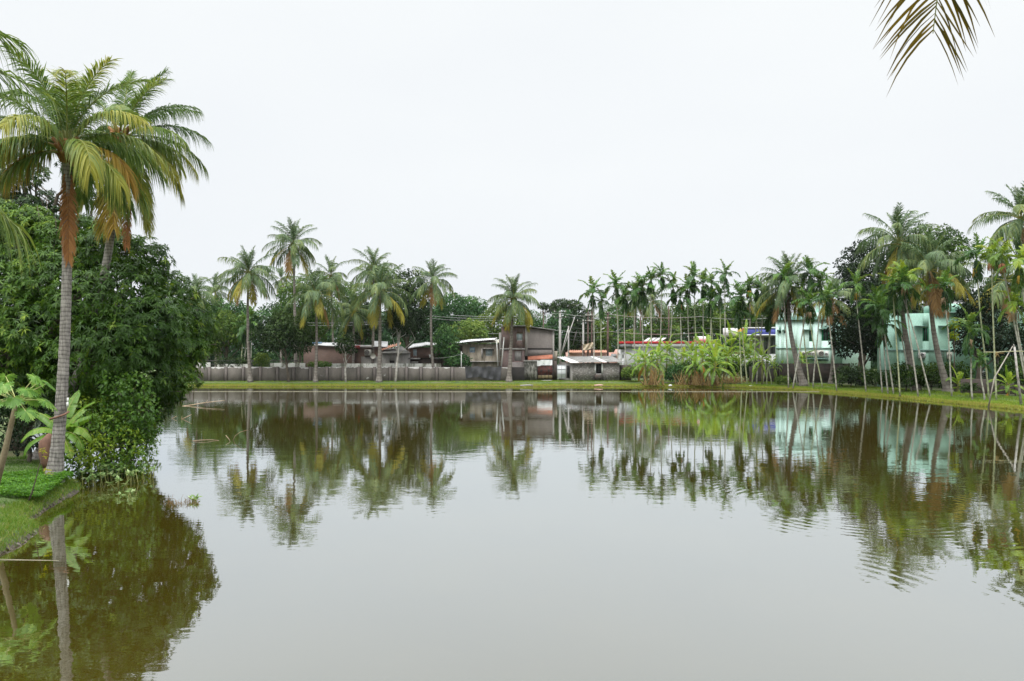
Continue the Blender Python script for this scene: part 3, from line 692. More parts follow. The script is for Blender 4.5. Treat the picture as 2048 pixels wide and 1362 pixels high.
def areca(base, top, label, seed, kind='g', size=1.0, fruit=None, group='slender areca palms', bow=0.0, r0=.085, lime=False):
    r = random.Random(seed)
    root = thing('areca_palm', label, 'palm tree', base, group)
    base = np.asarray(base, float); top = np.asarray(top, float)
    mb = MB(); pts = trunk_curve(base, top - [0, 0, .75 * size], bow=bow, n=22, sway=r.uniform(-.06, .06)); pts[0, 2] -= .2
    mb.tube(pts, np.linspace(r0, r0 * .62, 22), 7); obj('trunk', mb, M['areca_trunk_green'] if r.random() < .25 else M['areca_trunk'], root, True)
    mb = MB(); mb.tube([pts[-1], pts[-1] * .4 + top * .6, top], [r0 * .75, r0 * .95, r0 * .35], 7); obj('crownshaft', mb, M['shaft'], root, True)
    v = r.randrange(4); key = (kind, v, lime)
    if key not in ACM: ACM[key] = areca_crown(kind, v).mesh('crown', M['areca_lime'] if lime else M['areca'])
    f = bpy.data.objects.new('crown', ACM[key]); COL.objects.link(f); f.parent = root
    f.location = tuple(top - base - np.array([0, 0, .05])); k = size * r.uniform(.92, 1.1); f.scale = (k, k, k); f.rotation_euler = (0, 0, r.uniform(0, 6.28))
    if fruit:
        fb = MB()
        for _ in range(26):
            a = r.uniform(0, 6.28); q0 = top - [0, 0, .75 * size]
            fb.tube([q0, q0 + [cos(a) * .2, sin(a) * .2, -.15], q0 + [cos(a) * .26, sin(a) * .26, -.45 - r.uniform(0, .35)]], [.012, .03, .025], 4)
        obj('fruit_cluster', fb, M[fruit], root)
    return root

def leaf_kites(rg, c, d, up, L, w, t, bend=0.15):
    """one kite-shaped, slightly folded leaf per row; d = direction, up ~ leaf normal"""
    S = nrm(np.cross(d, up)); N = nrm(np.cross(S, d))
    L = L[:, None]; w = w[:, None]
    mid = c + d * L * .45 - N * w * .0
    v = np.stack([c, mid - S * w * .5 + N * w * .12, c + d * L - np.array([0, 0, 1.0]) * L * bend, mid + S * w * .5 + N * w * .12], 1).reshape(-1, 3)
    q = np.arange(len(c))[:, None] * 4 + [0, 1, 2, 3]
    return v, q, t
def sphere_pts(rg, n):
    return nrm(rg.standard_normal((n, 3)))
def shell_points(rg, blobs, dens, shell=(.72, 1.04), inner=.66):
    Ps, Ns, Bi = [], [], []
    for i, b in enumerate(blobs):
        r_ = b[3]; n = max(6, int(4 * pi * r_ * r_ * dens))
        u = sphere_pts(rg, n); k = r_ * rg.uniform(shell[0] ** 2, shell[1] ** 2, n) ** .5
        sc_ = np.array([1, 1, b[4] if len(b) > 4 else .85])
        p = np.array(b[:3]) + u * k[:, None] * sc_
        Ps.append(p); Ns.append(u); Bi.append(np.full(n, i))
    p = np.vstack(Ps); u = np.vstack(Ns); bi = np.concatenate(Bi)
    keep = np.ones(len(p), bool)
    for i, b in enumerate(blobs):
        sc_ = np.array([1, 1, b[4] if len(b) > 4 else .85])
        d = np.linalg.norm((p - np.array(b[:3])) / sc_, axis=1)
        keep &= (d > inner * b[3]) | (bi == i)
    return p[keep], u[keep], bi[keep]
def cloud(rg, blobs, dens, L, wr=.5, shell=(.7, 1.05), tbase=.35, tvar=.2, bend=.2, zmin=None, flat=0.0):
    p, u, bi = shell_points(rg, blobs, dens, shell)
    if zmin is not None: k = p[:, 2] > zmin; p, u, bi = p[k], u[k], bi[k]
    n = len(p)
    bt = rg.normal(0, tvar, len(blobs))
    d = nrm(u * .6 + rg.standard_normal((n, 3)) * .7 + np.array([0, 0, -.15])); d[:, 2] *= (1 - flat); d = nrm(d)
    up = nrm(u + rg.standard_normal((n, 3)) * .5 + [0, 0, .6])
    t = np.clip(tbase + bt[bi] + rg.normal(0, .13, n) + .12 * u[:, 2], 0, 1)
    ln = L * rg.uniform(.6, 1.3, n)
    return leaf_kites(rg, p, d, up, ln, ln * wr, t, bend)
def rosettes(rg, blobs, dens, L, nleaf=9, wr=.24, droop=.5, tbase=.35, tvar=.14, shell=(.75, 1.05), young=.06, zmin=None, clip=None):
    p, u, bi = shell_points(rg, blobs, dens, shell, .7)
    k = np.ones(len(p), bool)
    if zmin is not None: k &= p[:, 2] > zmin
    p, u, bi = p[k], u[k], bi[k]
    n = len(p)
    ax = nrm(u * .8 + rg.standard_normal((n, 3)) * .25 + [0, 0, .45])
    bt = rg.normal(0, tvar, len(blobs))[bi] + rg.normal(0, .08, n) + np.where(rg.random(n) < young, .4, 0)
    h1 = nrm(np.cross(ax, rg.standard_normal((n, 3)))); h2 = np.cross(ax, h1)
    cs, ds, ups, ts, ls = [], [], [], [], []
    a0 = rg.uniform(0, 6.28, n)
    for j in range(nleaf):
        a = a0 + j * 2.4 + rg.normal(0, .25, n); e = rg.uniform(.0, .7, n)
        dd = nrm((h1 * np.cos(a)[:, None] + h2 * np.sin(a)[:, None]) * np.cos(e)[:, None] + ax * np.sin(e)[:, None] + np.array([0, 0, -droop]) * rg.uniform(.4, 1.5, n)[:, None])
        cs.append(p + ax * rg.uniform(0, .05, n)[:, None] * L / .2); ds.append(dd); ups.append(ax + rg.standard_normal((n, 3)) * .2)
        ts.append(np.clip(tbase + bt + rg.normal(0, .1, n), 0, 1)); ls.append(L * rg.uniform(.7, 1.25, n))
    c, d, up, t, l = np.vstack(cs), np.vstack(ds), np.vstack(ups), np.concatenate(ts), np.concatenate(ls)
    return leaf_kites(rg, c, d, up, l, l * wr, t, .22)
def limbs(mb, base, fork, blobs, r0, rg, nsub=0):
    base, fork = np.asarray(base, float), np.asarray(fork, float)
    s = np.linspace(0, 1, 7)[:, None]
    pts = base + (fork - base) * s; pts[1:-1, :2] += rg.normal(0, r0 * .35, (5, 2)); pts[0, 2] -= .3
    mb.tube(pts, np.linspace(r0 * 1.25, r0 * .75, 7), 9)
    for b in blobs:
        e = np.array(b[:3]); a = pts[rg.integers(3, 7)]
        m = (a + e) / 2 + rg.normal(0, .16 * np.linalg.norm(e - a), 3); m[2] += .12 * np.linalg.norm(e - a)
        q = np.array([a, a * .5 + m * .5, m, m * .4 + e * .6, e])
        mb.tube(q, np.array([.42, .34, .24, .16, .07]) * r0, 6)
        for _ in range(nsub):
            e2 = e + rg.normal(0, b[3] * .6, 3); mb.tube([m, (m + e2) / 2 + rg.normal(0, .1, 3), e2], [r0 * .16, r0 * .1, r0 * .04], 4)
def crown_blobs(rg, c, rx, ry, rz, n=14, k=.36, low=-.55):
    out = []
    for i in range(n):
        z = low + (1 - low) * (i + .5) / n; a = i * 2.4 + rg.uniform(-.4, .4); h = math.sqrt(max(0, 1 - z * z))
        r_ = k * (rx + rz) / 2 * rg.uniform(.75, 1.25)
        out.append((c[0] + cos(a) * h * (rx - r_ * .8), c[1] + sin(a) * h * (ry - r_ * .8), c[2] + z * (rz - r_ * .7), r_))
    return out
def tree(name, label, px, py, rx, ry, D, mat, base_px=None, dens=None, L=.34, n=16, k=.36, seed=0, group=None, tb=.35, tv=.14, trunk='bark', r0=.22, low=-.6, wr=.55, depth=1.0, flat=0, cat='tree', base_z=.35, base_D=None, shell=(.7, 1.05)):
    """a broadleaf tree whose crown is centred where rows/columns px,py fall at distance D"""
    rg = np.random.default_rng(seed + 77)
    c = P(px, py, D); RX = rx * D / F; RZ = ry * D / F
    bx_ = PX(base_px if base_px is not None else px, D)
    base = np.array([bx_, base_D or D, base_z])
    root = thing(name, label, cat, base, group)
    bl = crown_blobs(rg, c, RX, RX * depth, RZ, n, k, low)
    bl.append((c[0], c[1], c[2], min(RX, RZ) * .6))
    mb = MB(); limbs(mb, base, [c[0] * .7 + bx_ * .3, D, c[2] - RZ * .55], bl[:9], r0, rg); obj('trunk', mb, M[trunk], root, True)
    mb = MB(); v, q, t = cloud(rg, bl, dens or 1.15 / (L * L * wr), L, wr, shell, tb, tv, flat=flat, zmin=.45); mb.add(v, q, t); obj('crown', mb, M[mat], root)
    return root

def banana_leaf(seed, L=1.9, W=.26, th0=65, bend=95, tint=.45, gaps=.12, near=False):
    """arched midrib with a blade torn into strips on both sides"""
    rg = np.random.default_rng(seed)
    s, pts, ang = curve_of(L, R(th0), R(bend), 26, 1.3)
    lf = MB(); rb = MB()
    rb.tube(pts, np.interp(s, [0, .15, 1], [.035, .022, .004]), 5, .9, False)
    n = 26 if near else 15
    e = np.linspace(.16, 1, n + 1)
    for sd_ in (-1, 1):
        fold = rg.uniform(.1, .45)
        for i in range(n):
            a, b = e[i], e[i + 1] - gaps * (e[1] - e[0]) * (rg.random() < .5)
            um = (a - .16) / .84; ub = (b - .16) / .84
            wa, wb_ = [W * (max(0.02, sin(pi * min(1, .1 + .9 * u) ** .85)) ** .6) for u in (um, min(ub, .995))]
            pa, pb = [np.array([np.interp(k, s, pts[:, j]) for j in range(3)]) for k in (a, b)]
            an = np.interp((a + b) / 2, s, ang); T = np.array([cos(an), 0, sin(an)]); N = np.array([-sin(an), 0, cos(an)])
            if rg.random() < .15: fold = np.clip(fold + rg.normal(0, .35), -.1, 1.1)
            S = np.array([0, sd_, 0]) * cos(fold) + np.array([0, 0, -1]) * sin(fold) * .8 + T * .12
            m = N * .04
            v = [pa, pb, pb + S * wb_ * .55 + m, pa + S * wa * .55 + m, pb + S * wb_ + np.array([0, 0, -.10 * W * 4 * fold]), pa + S * wa + np.array([0, 0, -.1 * W * 4 * fold])]
            q = [(0, 1, 2, 3), (3, 2, 4, 5)] if sd_ > 0 else [(0, 3, 2, 1), (3, 5, 4, 2)]
            lf.add(v, q, float(np.clip(tint + rg.normal(0, .07), 0, 1)))
    return lf, rb
BL = {}
def far_banana_leaf(cl, kind, var):
    if (cl, kind, var) not in BL:
        th, be = [(84, 30), (70, 75), (58, 115), (38, 125), (8, 95), (-40, 45)][cl]
        lf, rb = banana_leaf(300 + cl * 10 + var, 2.1, .22, th, be, .36 + .12 * (var - 1) + (.2 if cl < 2 else 0), .3)
        lf.merge(rb)
        BL[cl, kind, var] = lf.mesh('leaf', {'g': M['banana_far'], 'd': M['banana_dry']}[kind])
    return BL[cl, kind, var]
def banana(base, h, label, seed, n=9, size=1.0, dry=1, group='banana plants on the bank', stem=.11, lean=0.0):
    r = random.Random(seed)
    root = thing('banana_plant', label, 'banana plant', base, group)
    b = np.asarray(base, float); t = b + [lean, 0, h]
    mb = MB(); mb.tube([b - [0, 0, .2], b * .5 + t * .5 + [.03, 0, 0], t], [stem * 1.15, stem, stem * .5], 9); obj('stem', mb, M['banana_stem'], root, True)
    az = r.uniform(0, 6)
    for i in range(n):
        cl = int(np.clip(round((i / (n - 1)) ** .8 * 5.1 - .1), 0, 5)); kind = 'd' if i >= n - dry else 'g'
        f = bpy.data.objects.new('leaf', far_banana_leaf(cl, kind, r.randrange(3))); COL.objects.link(f); f.parent = root
        az += 2.4 + r.uniform(-.4, .4); f.rotation_euler = (0, r.uniform(-.1, .1), az); f.location = (lean, 0, h - .05 * i * size)
        k = size * r.uniform(.8, 1.1); f.scale = (k, k, k)
        if kind == 'd': f['label'] = 'dry orange-brown hanging leaf'
    return root
#%%STRUCT
# ------------------------------------------------------------------ building helpers (pixel rows/columns of the photo at a stated distance -> metres)
def pbox(mb, x0, x1, y0, y1, D, dep, t=.5, z0=None):
    return mb.box(PX(x0, D), PX(x1, D), D, D + dep, PZ(y1, D) if z0 is None else z0, PZ(y0, D), t)
def pwall(mb, x0, x1, y0, y1, D, th, holes, z0=None):
    """front wall slab with rectangular openings (x0,x1,y0,y1 in photo pixels)"""
    X = sorted({PX(x0, D), PX(x1, D), *[PX(h[0], D) for h in holes], *[PX(h[1], D) for h in holes]})
    zb = PZ(y1, D) if z0 is None else z0
    Z = sorted({zb, PZ(y0, D), *[PZ(h[2], D) for h in holes], *[PZ(h[3], D) for h in holes]})
    HX = [(PX(h[0], D), PX(h[1], D), PZ(h[3], D), PZ(h[2], D)) for h in holes]
    for a, b in zip(X[:-1], X[1:]):
        run = None
        for c, d in zip(Z[:-1], Z[1:]):
            solid = not any(h[0] - 1e-6 <= (a + b) / 2 <= h[1] + 1e-6 and h[2] - 1e-6 <= (c + d) / 2 <= h[3] + 1e-6 for h in HX)
            if solid: run = [run[0], d] if run else [c, d]
            if not solid and run: mb.box(a, b, D, D + th, run[0], run[1]); run = None
        if run: mb.box(a, b, D, D + th, run[0], run[1])
def gnd(px, D): return (PX(px, D), D, .4)
def window(parent, x0, x1, y0, y1, D, pane='glass', frame='white_paint', cross=1, name='window', shutters=None, fw=.05):
    a, b, c, d = PX(x0, D), PX(x1, D), PZ(y1, D), PZ(y0, D)
    yb = D + .07
    mb = MB(); mb.box(a, b, yb, yb + .05, c, c + fw).box(a, b, yb, yb + .05, d - fw, d).box(a, a + fw, yb, yb + .05, c + fw, d - fw).box(b - fw, b, yb, yb + .05, c + fw, d - fw)
    for k in range(cross):
        xm = a + (b - a) * (k + 1) / (cross + 1); mb.box(xm - fw / 3, xm + fw / 3, yb + .002, yb + .045, c + fw, d - fw)
    w_ = obj(name, mb, M[frame], parent)
    mb = MB(); mb.box(a + fw, b - fw, yb + .028, yb + .036, c + fw, d - fw); obj('pane', mb, M[pane], w_)
    if shutters:
        for (u0, u1) in shutters:
            mb = MB(); sx0, sx1 = a + (b - a) * u0, a + (b - a) * u1
            mb.box(sx0 + .01, sx1 - .01, yb - .045, yb - .012, c + .04, d - .04)
            for k in range(9):
                zz = c + .1 + (d - c - .2) * k / 8; mb.box(sx0 + .05, sx1 - .05, yb - .058, yb - .045, zz - .02, zz + .02)
            obj('shutter', mb, M['shutter'], w_)
    return w_
def corr(mb, p0, p1, q0, q1, pitch=.18, amp=.025, th=.012, jag=0.0, rg=None):
    """corrugated sheet between eave p0-p1 and ridge q0-q1"""
    p0, p1, q0, q1 = [np.asarray(k, float) for k in (p0, p1, q0, q1)]
    L = np.linalg.norm(p1 - p0); n = max(8, int(L / pitch * 4)); s = np.linspace(0, 1, n + 1)[:, None]
    e = p0 + (p1 - p0) * s; r = q0 + (q1 - q0) * s
    if jag and rg is not None:
        step = max(4, int(.9 / L * n)); o = np.repeat(rg.uniform(0, jag, n // step + 2), step)[:n + 1, None]; e = e + nrm(e - r) * o
    N = nrm(np.cross(p1 - p0, q0 - p0)); N = N * np.sign(N[2] if abs(N[2]) > .01 else 1)
    wv = np.sin(s * L / pitch * 2 * pi) * amp * N
    a, b, c, d = e + wv, r + wv, e + wv - N * th, r + wv - N * th
    v = np.vstack([a, b, c, d]); k = n + 1; i = np.arange(n)
    q = np.vstack([np.stack([i, i + 1, i + 1 + k, i + k], 1), np.stack([i + 2 * k, i + 3 * k, i + 1 + 3 * k, i + 1 + 2 * k], 1),
                   np.stack([i, i + 2 * k, i + 1 + 2 * k, i + 1], 1), np.stack([i + k, i + 1 + k, i + 1 + 3 * k, i + 3 * k], 1)])
    return mb.add(v, q)
def ac_unit(parent, x0, x1, y0, y1, D, label=None, col='ac', fan_side=0, grp=None):
    root = thing('air_conditioner', label, 'air conditioner', (PX((x0 + x1) / 2, D), D, PZ(y1, D)), grp)
    a, b, c, d = PX(x0, D), PX(x1, D), PZ(y1, D), PZ(y0, D)
    dp = .32
    mb = MB(); mb.box(a, b, D - dp, D, c, d).box(a + .02, b - .02, D - dp - .008, D - dp, c + .02, d - .02); obj('casing', mb, M[col], root)
    cx = a + (b - a) * (.38 if not fan_side else .62); r_ = min(.42 * (d - c), .4 * (b - a))
    an = np.arange(20) * 2 * pi / 20
    mb = MB(); v = [(cx, D - dp - .016, (c + d) / 2)] + [(cx + cos(k) * r_, D - dp - .016, (c + d) / 2 + sin(k) * r_) for k in an]
    mb.add(v, [(0, 1 + k, 1 + (k + 1) % 20, 1 + (k + 1) % 20) for k in range(20)]); obj('fan_opening', mb, M['iron'], root)
    mb = MB()
    for rr_ in (.35, .65, 1.0):
        mb.tube([(cx + cos(k) * r_ * rr_, D - dp - .024, (c + d) / 2 + sin(k) * r_ * rr_) for k in np.append(an, [0, an[1]])], .008, 4, .5, False)
    obj('fan_grille', mb, M[col], root)
    mb = MB()
    for xx in (a + .08, b - .1): mb.box(xx, xx + .03, D - dp, D, c - .03, c).box(xx, xx + .03, D - .03, D, c - .25, c - .03)
    obj('bracket', mb, M['iron'], root)
    return root

def face_camera(n0, px, D, deg):
    """turn everything built since n0 about a vertical axis through its front wall"""
    bpy.context.view_layer.update()
    p = np.array([PX(px, D), D]); a = R(deg); c, s_ = cos(a), sin(a)
    for o in list(COL.objects)[n0:]:
        if o.parent: continue
        d = np.array(o.location[:2]) - p
        o.location.x = p[0] + c * d[0] - s_ * d[1]; o.location.y = p[1] + s_ * d[0] + c * d[1]; o.rotation_euler.z += a
# ------------------------------------------------------------------ compound wall along the far bank
DW = 92.0
wt, wbz = 734.0, .33
cw = thing('compound_wall', 'long grey-brown rendered compound wall with pillars and flaking white top along the far bank', 'wall', gnd(700, DW))
pill = [(362, 5.5), (384, 5.5), (418.7, 5.5), (452, 5.5), (486.7, 5.5), (520.7, 5.5), (554.7, 5.5), (587, 5.5), (620.5, 5.5), (653.7, 5.5), (686, 5.5), (717, 5.5), (749, 5.5), (780.7, 5.5), (813, 5.5), (842, 5.5), (873.4, 5.5), (904.7, 5.5), (1020, 4)]
mb = MB(); mb.box(PX(330, DW), PX(1049, DW), DW + .1, DW + .2, wbz - .3, PZ(wt, DW) - .02); obj('shadow_gap_backing', mb, M['wall_dark'], cw)  # backing coloured dark as shade in the gaps beside the pillars
rs = random.Random(4)
for (xa, wa), (xb, wb_) in zip(pill[:-1], pill[1:]):
    g0 = 1.0
    mb = MB(); zt = PZ(wt + rs.uniform(-.5, .8), DW)
    mb.box(PX(xa + wa / 2 + g0, DW), PX(xb - wb_ / 2 - g0, DW), DW, DW + .1, wbz - .3, zt)
    obj('wall_panel', mb, M['wall_cem'], cw)
for xa, wa in pill:
    mb = MB(); mb.box(PX(xa - wa / 2, DW), PX(xa + wa / 2, DW), DW - .05, DW + .1, wbz - .3, PZ(wt, DW) + rs.uniform(.0, .05)); obj('pillar', mb, M['pillar_cem'], cw)
# dark tarpaulin hung over the wall
tp = MB(); nx, nz = 44, 10
xa, xb = PX(930, DW), PX(1003, DW); zt, zb = PZ(732.5, DW), PZ(757, DW)
vv = []
for j in range(nz + 1):
    for i in range(nx + 1):
        u = i / nx; v_ = j / nz
        sag = .12 * abs(sin(u * pi * 3)) * (1 - v_)
        vv.append((xa + (xb - xa) * u + .25 * v_ * (u - .5) * -1, DW - .14 - .06 * sin(u * 31 + v_ * 3) * (.3 + v_) - .05 * sin(u * 12 - v_ * 5), zt - sag - (zt - zb) * v_ * (1 - .12 * sin(u * 5))))
tp.add(vv, [(j * (nx + 1) + i, j * (nx + 1) + i + 1, (j + 1) * (nx + 1) + i + 1, (j + 1) * (nx + 1) + i) for j in range(nz) for i in range(nx)])
tp.box(xa, xb, DW - .08, DW + .22, zt - .03, zt + .01)
solo('tarpaulin', tp, M['tarp'], gnd(965, DW), 'dark grey tarpaulin draped over the far wall', 'tarpaulin', smooth=True)
# rear white mossy wall
mb = MB(); D = 95.0; pbox(mb, 640, 882, 727, 760, D, .2)
solo('rear_wall', mb, M['wall_back'], gnd(760, D), 'mossy off-white wall showing just above the grey compound wall', 'wall')
mb = MB(); D = 97.0; pbox(mb, 394, 420, 725, 760, D, .2); pbox(mb, 435, 500, 728, 760, D + .03, .2); pbox(mb, 540, 610, 726, 760, D, .2)
solo('boundary_wall', mb, M['wall_back'], gnd(480, D), 'pale broken wall behind the left end of the compound wall', 'wall')
# low iron fence at the far left
fn = thing('iron_fence', 'low dark iron fence behind the left end of the compound wall', 'fence', gnd(450, 98.0))
mb = MB()
for k in range(60): x_ = 392 + k * 3.6; mb.box(PX(x_, 98) - .015, PX(x_, 98) + .015, 98, 98.03, .3, PZ(719, 98))
obj('bars', mb, M['iron'], fn); mb = MB(); pbox(mb, 390, 608, 721, 722.5, 97.9, .08); pbox(mb, 390, 608, 729, 730, 97.9, .08); obj('rail', mb, M['iron'], fn)

# ------------------------------------------------------------------ sheds and houses, left to right
D = 97.5
s1 = thing('brick_shed', 'windowless red brick shed with flat grey roof sheet behind the wall', 'shed', gnd(660, D))
mb = MB(); pbox(mb, 607, 708, 692, 760, D, 4.5); obj('wall', mb, M['brick_red'], s1)
mb = MB(); corr(mb, P(628, 690.5, D - .3), P(676, 692.5, D - .3), P(628, 685, D + 4.6), P(676, 685, D + 4.6)); obj('roof', mb, M['sheet'], s1)
mb = MB(); corr(mb, P(675.5, 694, D - .3), P(712, 694, D - .3), P(675.5, 689, D + 4.6), P(712, 689, D + 4.6)); obj('roof', mb, M['sheet_dark'], s1)
mb = MB(); mb.obox(P(627, 686.5, D - .1), P(642, 685.5, D + .4), (0, .5, 0), (0, 0, .1)); solo('plastic_sheet', mb, M['blue_sheet'], tuple(P(634, 687, D)), 'pale blue plastic sheet folded on the brick shed roof', 'plastic sheet')
D = 98.0
s2 = thing('small_house', 'low house of red brick above grey plaster with an air conditioner', 'house', gnd(735, D))
mb = MB(); pwall(mb, 709, 764, 693, 760, D, .25, []); pbox(mb, 709, 764, 693.3, 760, D + .26, 4); obj('wall', mb, M['brick_red'], s2)
mb = MB(); pbox(mb, 722, 763.5, 713, 760, D - .04, .04); obj('plaster', mb, M['cem_grey'], s2)
mb = MB(); corr(mb, P(746, 693, D - .5), P(775, 694, D - .5), P(748, 682, D + 4), P(776, 683, D + 4)); obj('roof', mb, M['sheet'], s2)
mb = MB(); corr(mb, P(706, 694.5, D - .5), P(746, 694.5, D - .5), P(706, 690, D + 4.3), P(746, 690, D + 4.3)); obj('roof', mb, M['sheet_dark'], s2)
ac_unit(None, 730, 743, 699, 711, D - .05, 'cream air conditioner on the brick house left of the tiled roof')
mb = MB(); nxx = 8
vv = [(PX(709 + 11 * i / nxx, D - .3), D - .3 - .1 * sin(i * 1.9), PZ(691.5 + 5.5 * j / 3 + .6 * sin(i), D)) for j in range(4) for i in range(nxx + 1)]
mb.add(vv, [(j * 9 + i, j * 9 + i + 1, j * 9 + i + 10, j * 9 + i + 9) for j in range(3) for i in range(nxx)])
mb.tube([P(707, 691, D - .3), P(722, 691.3, D - .3)], .02, 5)
solo('red_cloth', mb, M['red_cloth'], tuple(P(714, 695, D - .3)), 'red cloth hanging at the eave of the small brick house', 'cloth', smooth=True)
# satellite dish
dk = thing('satellite_dish', 'small round dish mounted beside the cream air conditioner', 'satellite dish', tuple(P(746, 714, D - .1)))
mb = MB(); mb.lathe((0, 0, 0), [(.02, -.06), (.16, -.04), (.28, .02), (.34, .08)], 16)
v_ = np.concatenate(mb.V); v_ = np.column_stack([v_[:, 0], v_[:, 2] * -1, v_[:, 1]]) + P(746, 712, D - .25); mb.V = [v_]; obj('dish', mb, M['ac'], dk, True)
mb = MB(); mb.tube([P(746, 712, D - .2), P(746, 716, D), ], .025, 6); obj('mount', mb, M['iron'], dk)
D = 96.5
s3 = thing('tiled_house', 'low grey plastered house with sloping clay tile roof behind the wall', 'house', gnd(795, D))
mb = MB(); pwall(mb, 764, 820, 706, 760, D, .2, [(779, 789, 721, 726)]); pbox(mb, 764.2, 819.8, 706.5, 760, D + .21, 3); obj('wall', mb, M['cem_grey'], s3)
mb = MB(); mb.add([P(762, 706, D - .4), P(821, 705, D - .4), P(802, 694, D + 3.4), P(765, 700, D + 3.4)], [(0, 1, 2, 3)]); 
mb.add([P(762, 704.5, D - .5), P(821, 704, D - .5), P(821, 706.5, D - .5), P(762, 706.5, D - .5)], [(0, 1, 2, 3)]); obj('eave', mb, M['concrete'], s3)
mb = MB(); corr(mb, P(762, 700.5, D - .2), P(800, 690, D - .2), P(764, 694, D + 3), P(802, 685, D + 3), .25, .05); obj('roof', mb, M['tile'], s3)
mb = MB(); corr(mb, P(763, 705, D - .45), P(818, 703.5, D - .45), P(800, 694, D + 2), P(803, 692, D + 2), .2, .02); obj('lower_roof', mb, M['sheet_dark'], s3)
w_ = window(s3, 779, 789, 721, 726, D, 'dark', 'iron', 4, 'vent', fw=.03)
D = 97.0
s4 = thing('brick_hut', 'ramshackle dark brick hut with crumpled pale metal roof', 'hut', gnd(850, D))
mb = MB(); pwall(mb, 817, 888, 695, 716, D, .2, [(826, 834, 698, 712)]); obj('wall', mb, M['brick_red'], s4)
mb = MB(); pbox(mb, 817.2, 900, 696, 760, D + .25, 4.2); obj('rear_wall', mb, M['brick_dark'], s4)
window(s4, 826, 834, 698, 712, D, 'glass_blue', 'concrete', 0)
rgs = np.random.default_rng(3)
mb = MB(); corr(mb, P(815, 697, D - .6), P(850, 690.5, D - .6), P(826, 688, D + 4), P(852, 684.5, D + 4), .2, .04, jag=.35, rg=rgs); corr(mb, P(849, 690, D - .65), P(884, 690.5, D - .65), P(851, 684, D + 4), P(884, 685, D + 4), .2, .04, jag=.3, rg=rgs); obj('roof', mb, M['sheet'], s4)
mb = MB(); pbox(mb, 816, 840, 716, 718.5, D - .5, .7); pbox(mb, 820, 836, 723, 726, D - .25, .25); obj('ledge', mb, M['concrete'], s4)
mb = MB(); pbox(mb, 858.5, 865.5, 709.5, 715.5, D - .3, .28); mb.box(PX(861, D), PX(863, D), D - .02, D, PZ(718, D), PZ(715.5, D)); mb.box(PX(858, D), PX(866, D), D - .34, D - .3, PZ(710.3, D), PZ(709.3, D))
solo('meter_box', mb, M['ac_white'], tuple(P(862, 716, D)), 'white box fixed to the dark brick hut beside a palm trunk', 'box')
D = 96.0
s5 = thing('plastered_house', 'stained brown-grey plastered house with pale sagging roof and two small windows', 'house', gnd(945, D))
mb = MB(); pwall(mb, 884, 999, 688, 760, D, .25, [(939.5, 949.5, 694.5, 704.5), (971, 985, 698, 712)]); obj('wall', mb, M['cem_brown'], s5)
mb = MB(); pbox(mb, 884.3, 998.7, 689, 760, D + .6, 4); obj('rear_wall', mb, M['cem_grey'], s5)
mb = MB(); pbox(mb, 884, 925, 691, 760, D - .06, .06); obj('mossy_patch', mb, M['brick_dark'], s5)
window(s5, 939.5, 949.5, 694.5, 704.5, D, 'glass_blue', 'blue_sheet', 1)
window(s5, 971, 985, 698, 712, D, 'glass_blue', 'ac_white', 2)
mb = MB(); pbox(mb, 964, 987, 696, 697.5, D - .55, .55); pbox(mb, 962.5, 965.5, 697.5, 714, D - .3, .3); pbox(mb, 936, 1001, 722, 724, D - .35, .35); obj('sunshade', mb, M['concrete'], s5)
rgs = np.random.default_rng(8)
mb = MB(); corr(mb, P(898, 687.5, D - .7), P(935, 683, D - .7), P(905, 684.5, D + 4.2), P(937, 679.5, D + 4.2), .2, .05, jag=.4, rg=rgs); corr(mb, P(934, 683, D - .75), P(991, 678.5, D - .6), P(936, 679, D + 4.2), P(991, 676, D + 4.2), .2, .03, jag=.3, rg=rgs); obj('roof', mb, M['sheet_white'], s5)
mb = MB(); corr(mb, P(936, 685.5, D - .5), P(1000, 685.5, D - .5), P(936, 680, D + 4), P(1000, 679, D + 4), .2, .03); obj('roof_edge', mb, M['sheet_yellow'], s5)

# two-storey half-built house
D = 95.0
s6 = thing('unfinished_house', 'two-storey half-plastered brick house with concrete pillars behind the palm', 'house', gnd(1050, D))
mb = MB(); pwall(mb, 1003, 1050, 654, 696, D, .25, [(1033, 1045, 667, 681)]); pwall(mb, 1003, 1050, 700, 760, D, .25, [(1029, 1043, 702, 722)]); obj('wall', mb, M['brick_tower'], s6)
mb = MB(); pbox(mb, 1029, 1043, 702, 722, D + .06, .1); obj('boarded_opening', mb, M['concrete'], s6)
window(s6, 1033, 1045, 667, 681, D, 'glass_blue', 'ac_white', 1)
mb = MB(); mb.add([P(1054.5, 655.5, D - .02), P(1106, 662, D - .02), P(1106, 696, D - .02), P(1054.5, 696, D - .02), P(1054.5, 655.5, D + .25), P(1106, 662, D + .25), P(1106, 696, D + .25), P(1054.5, 696, D + .25)], [(0, 3, 2, 1), (0, 1, 5, 4), (1, 2, 6, 5), (4, 5, 6, 7)])
pbox(mb, 1054.5, 1104, 699, 712, D - .01, .25); obj('rendered_panel', mb, M['cem_tower'], s6)
mb = MB(); pbox(mb, 1050, 1055, 654, 712, D - .06, .35); pbox(mb, 1105, 1108.5, 662, 735, D - .06, .35); pbox(mb, 998, 1003, 665, 712, D - .04, .35); pbox(mb, 1000, 1050, 696.3, 699.7, D - .08, .35); obj('concrete_frame', mb, M['concrete'], s6)
mb = MB(); pbox(mb, 1055, 1105, 696.3, 698.7, D - .05, .3); obj('shadow_ledge', mb, M['wall_dark'], s6)  # shadow line put into the strip's near-black colour
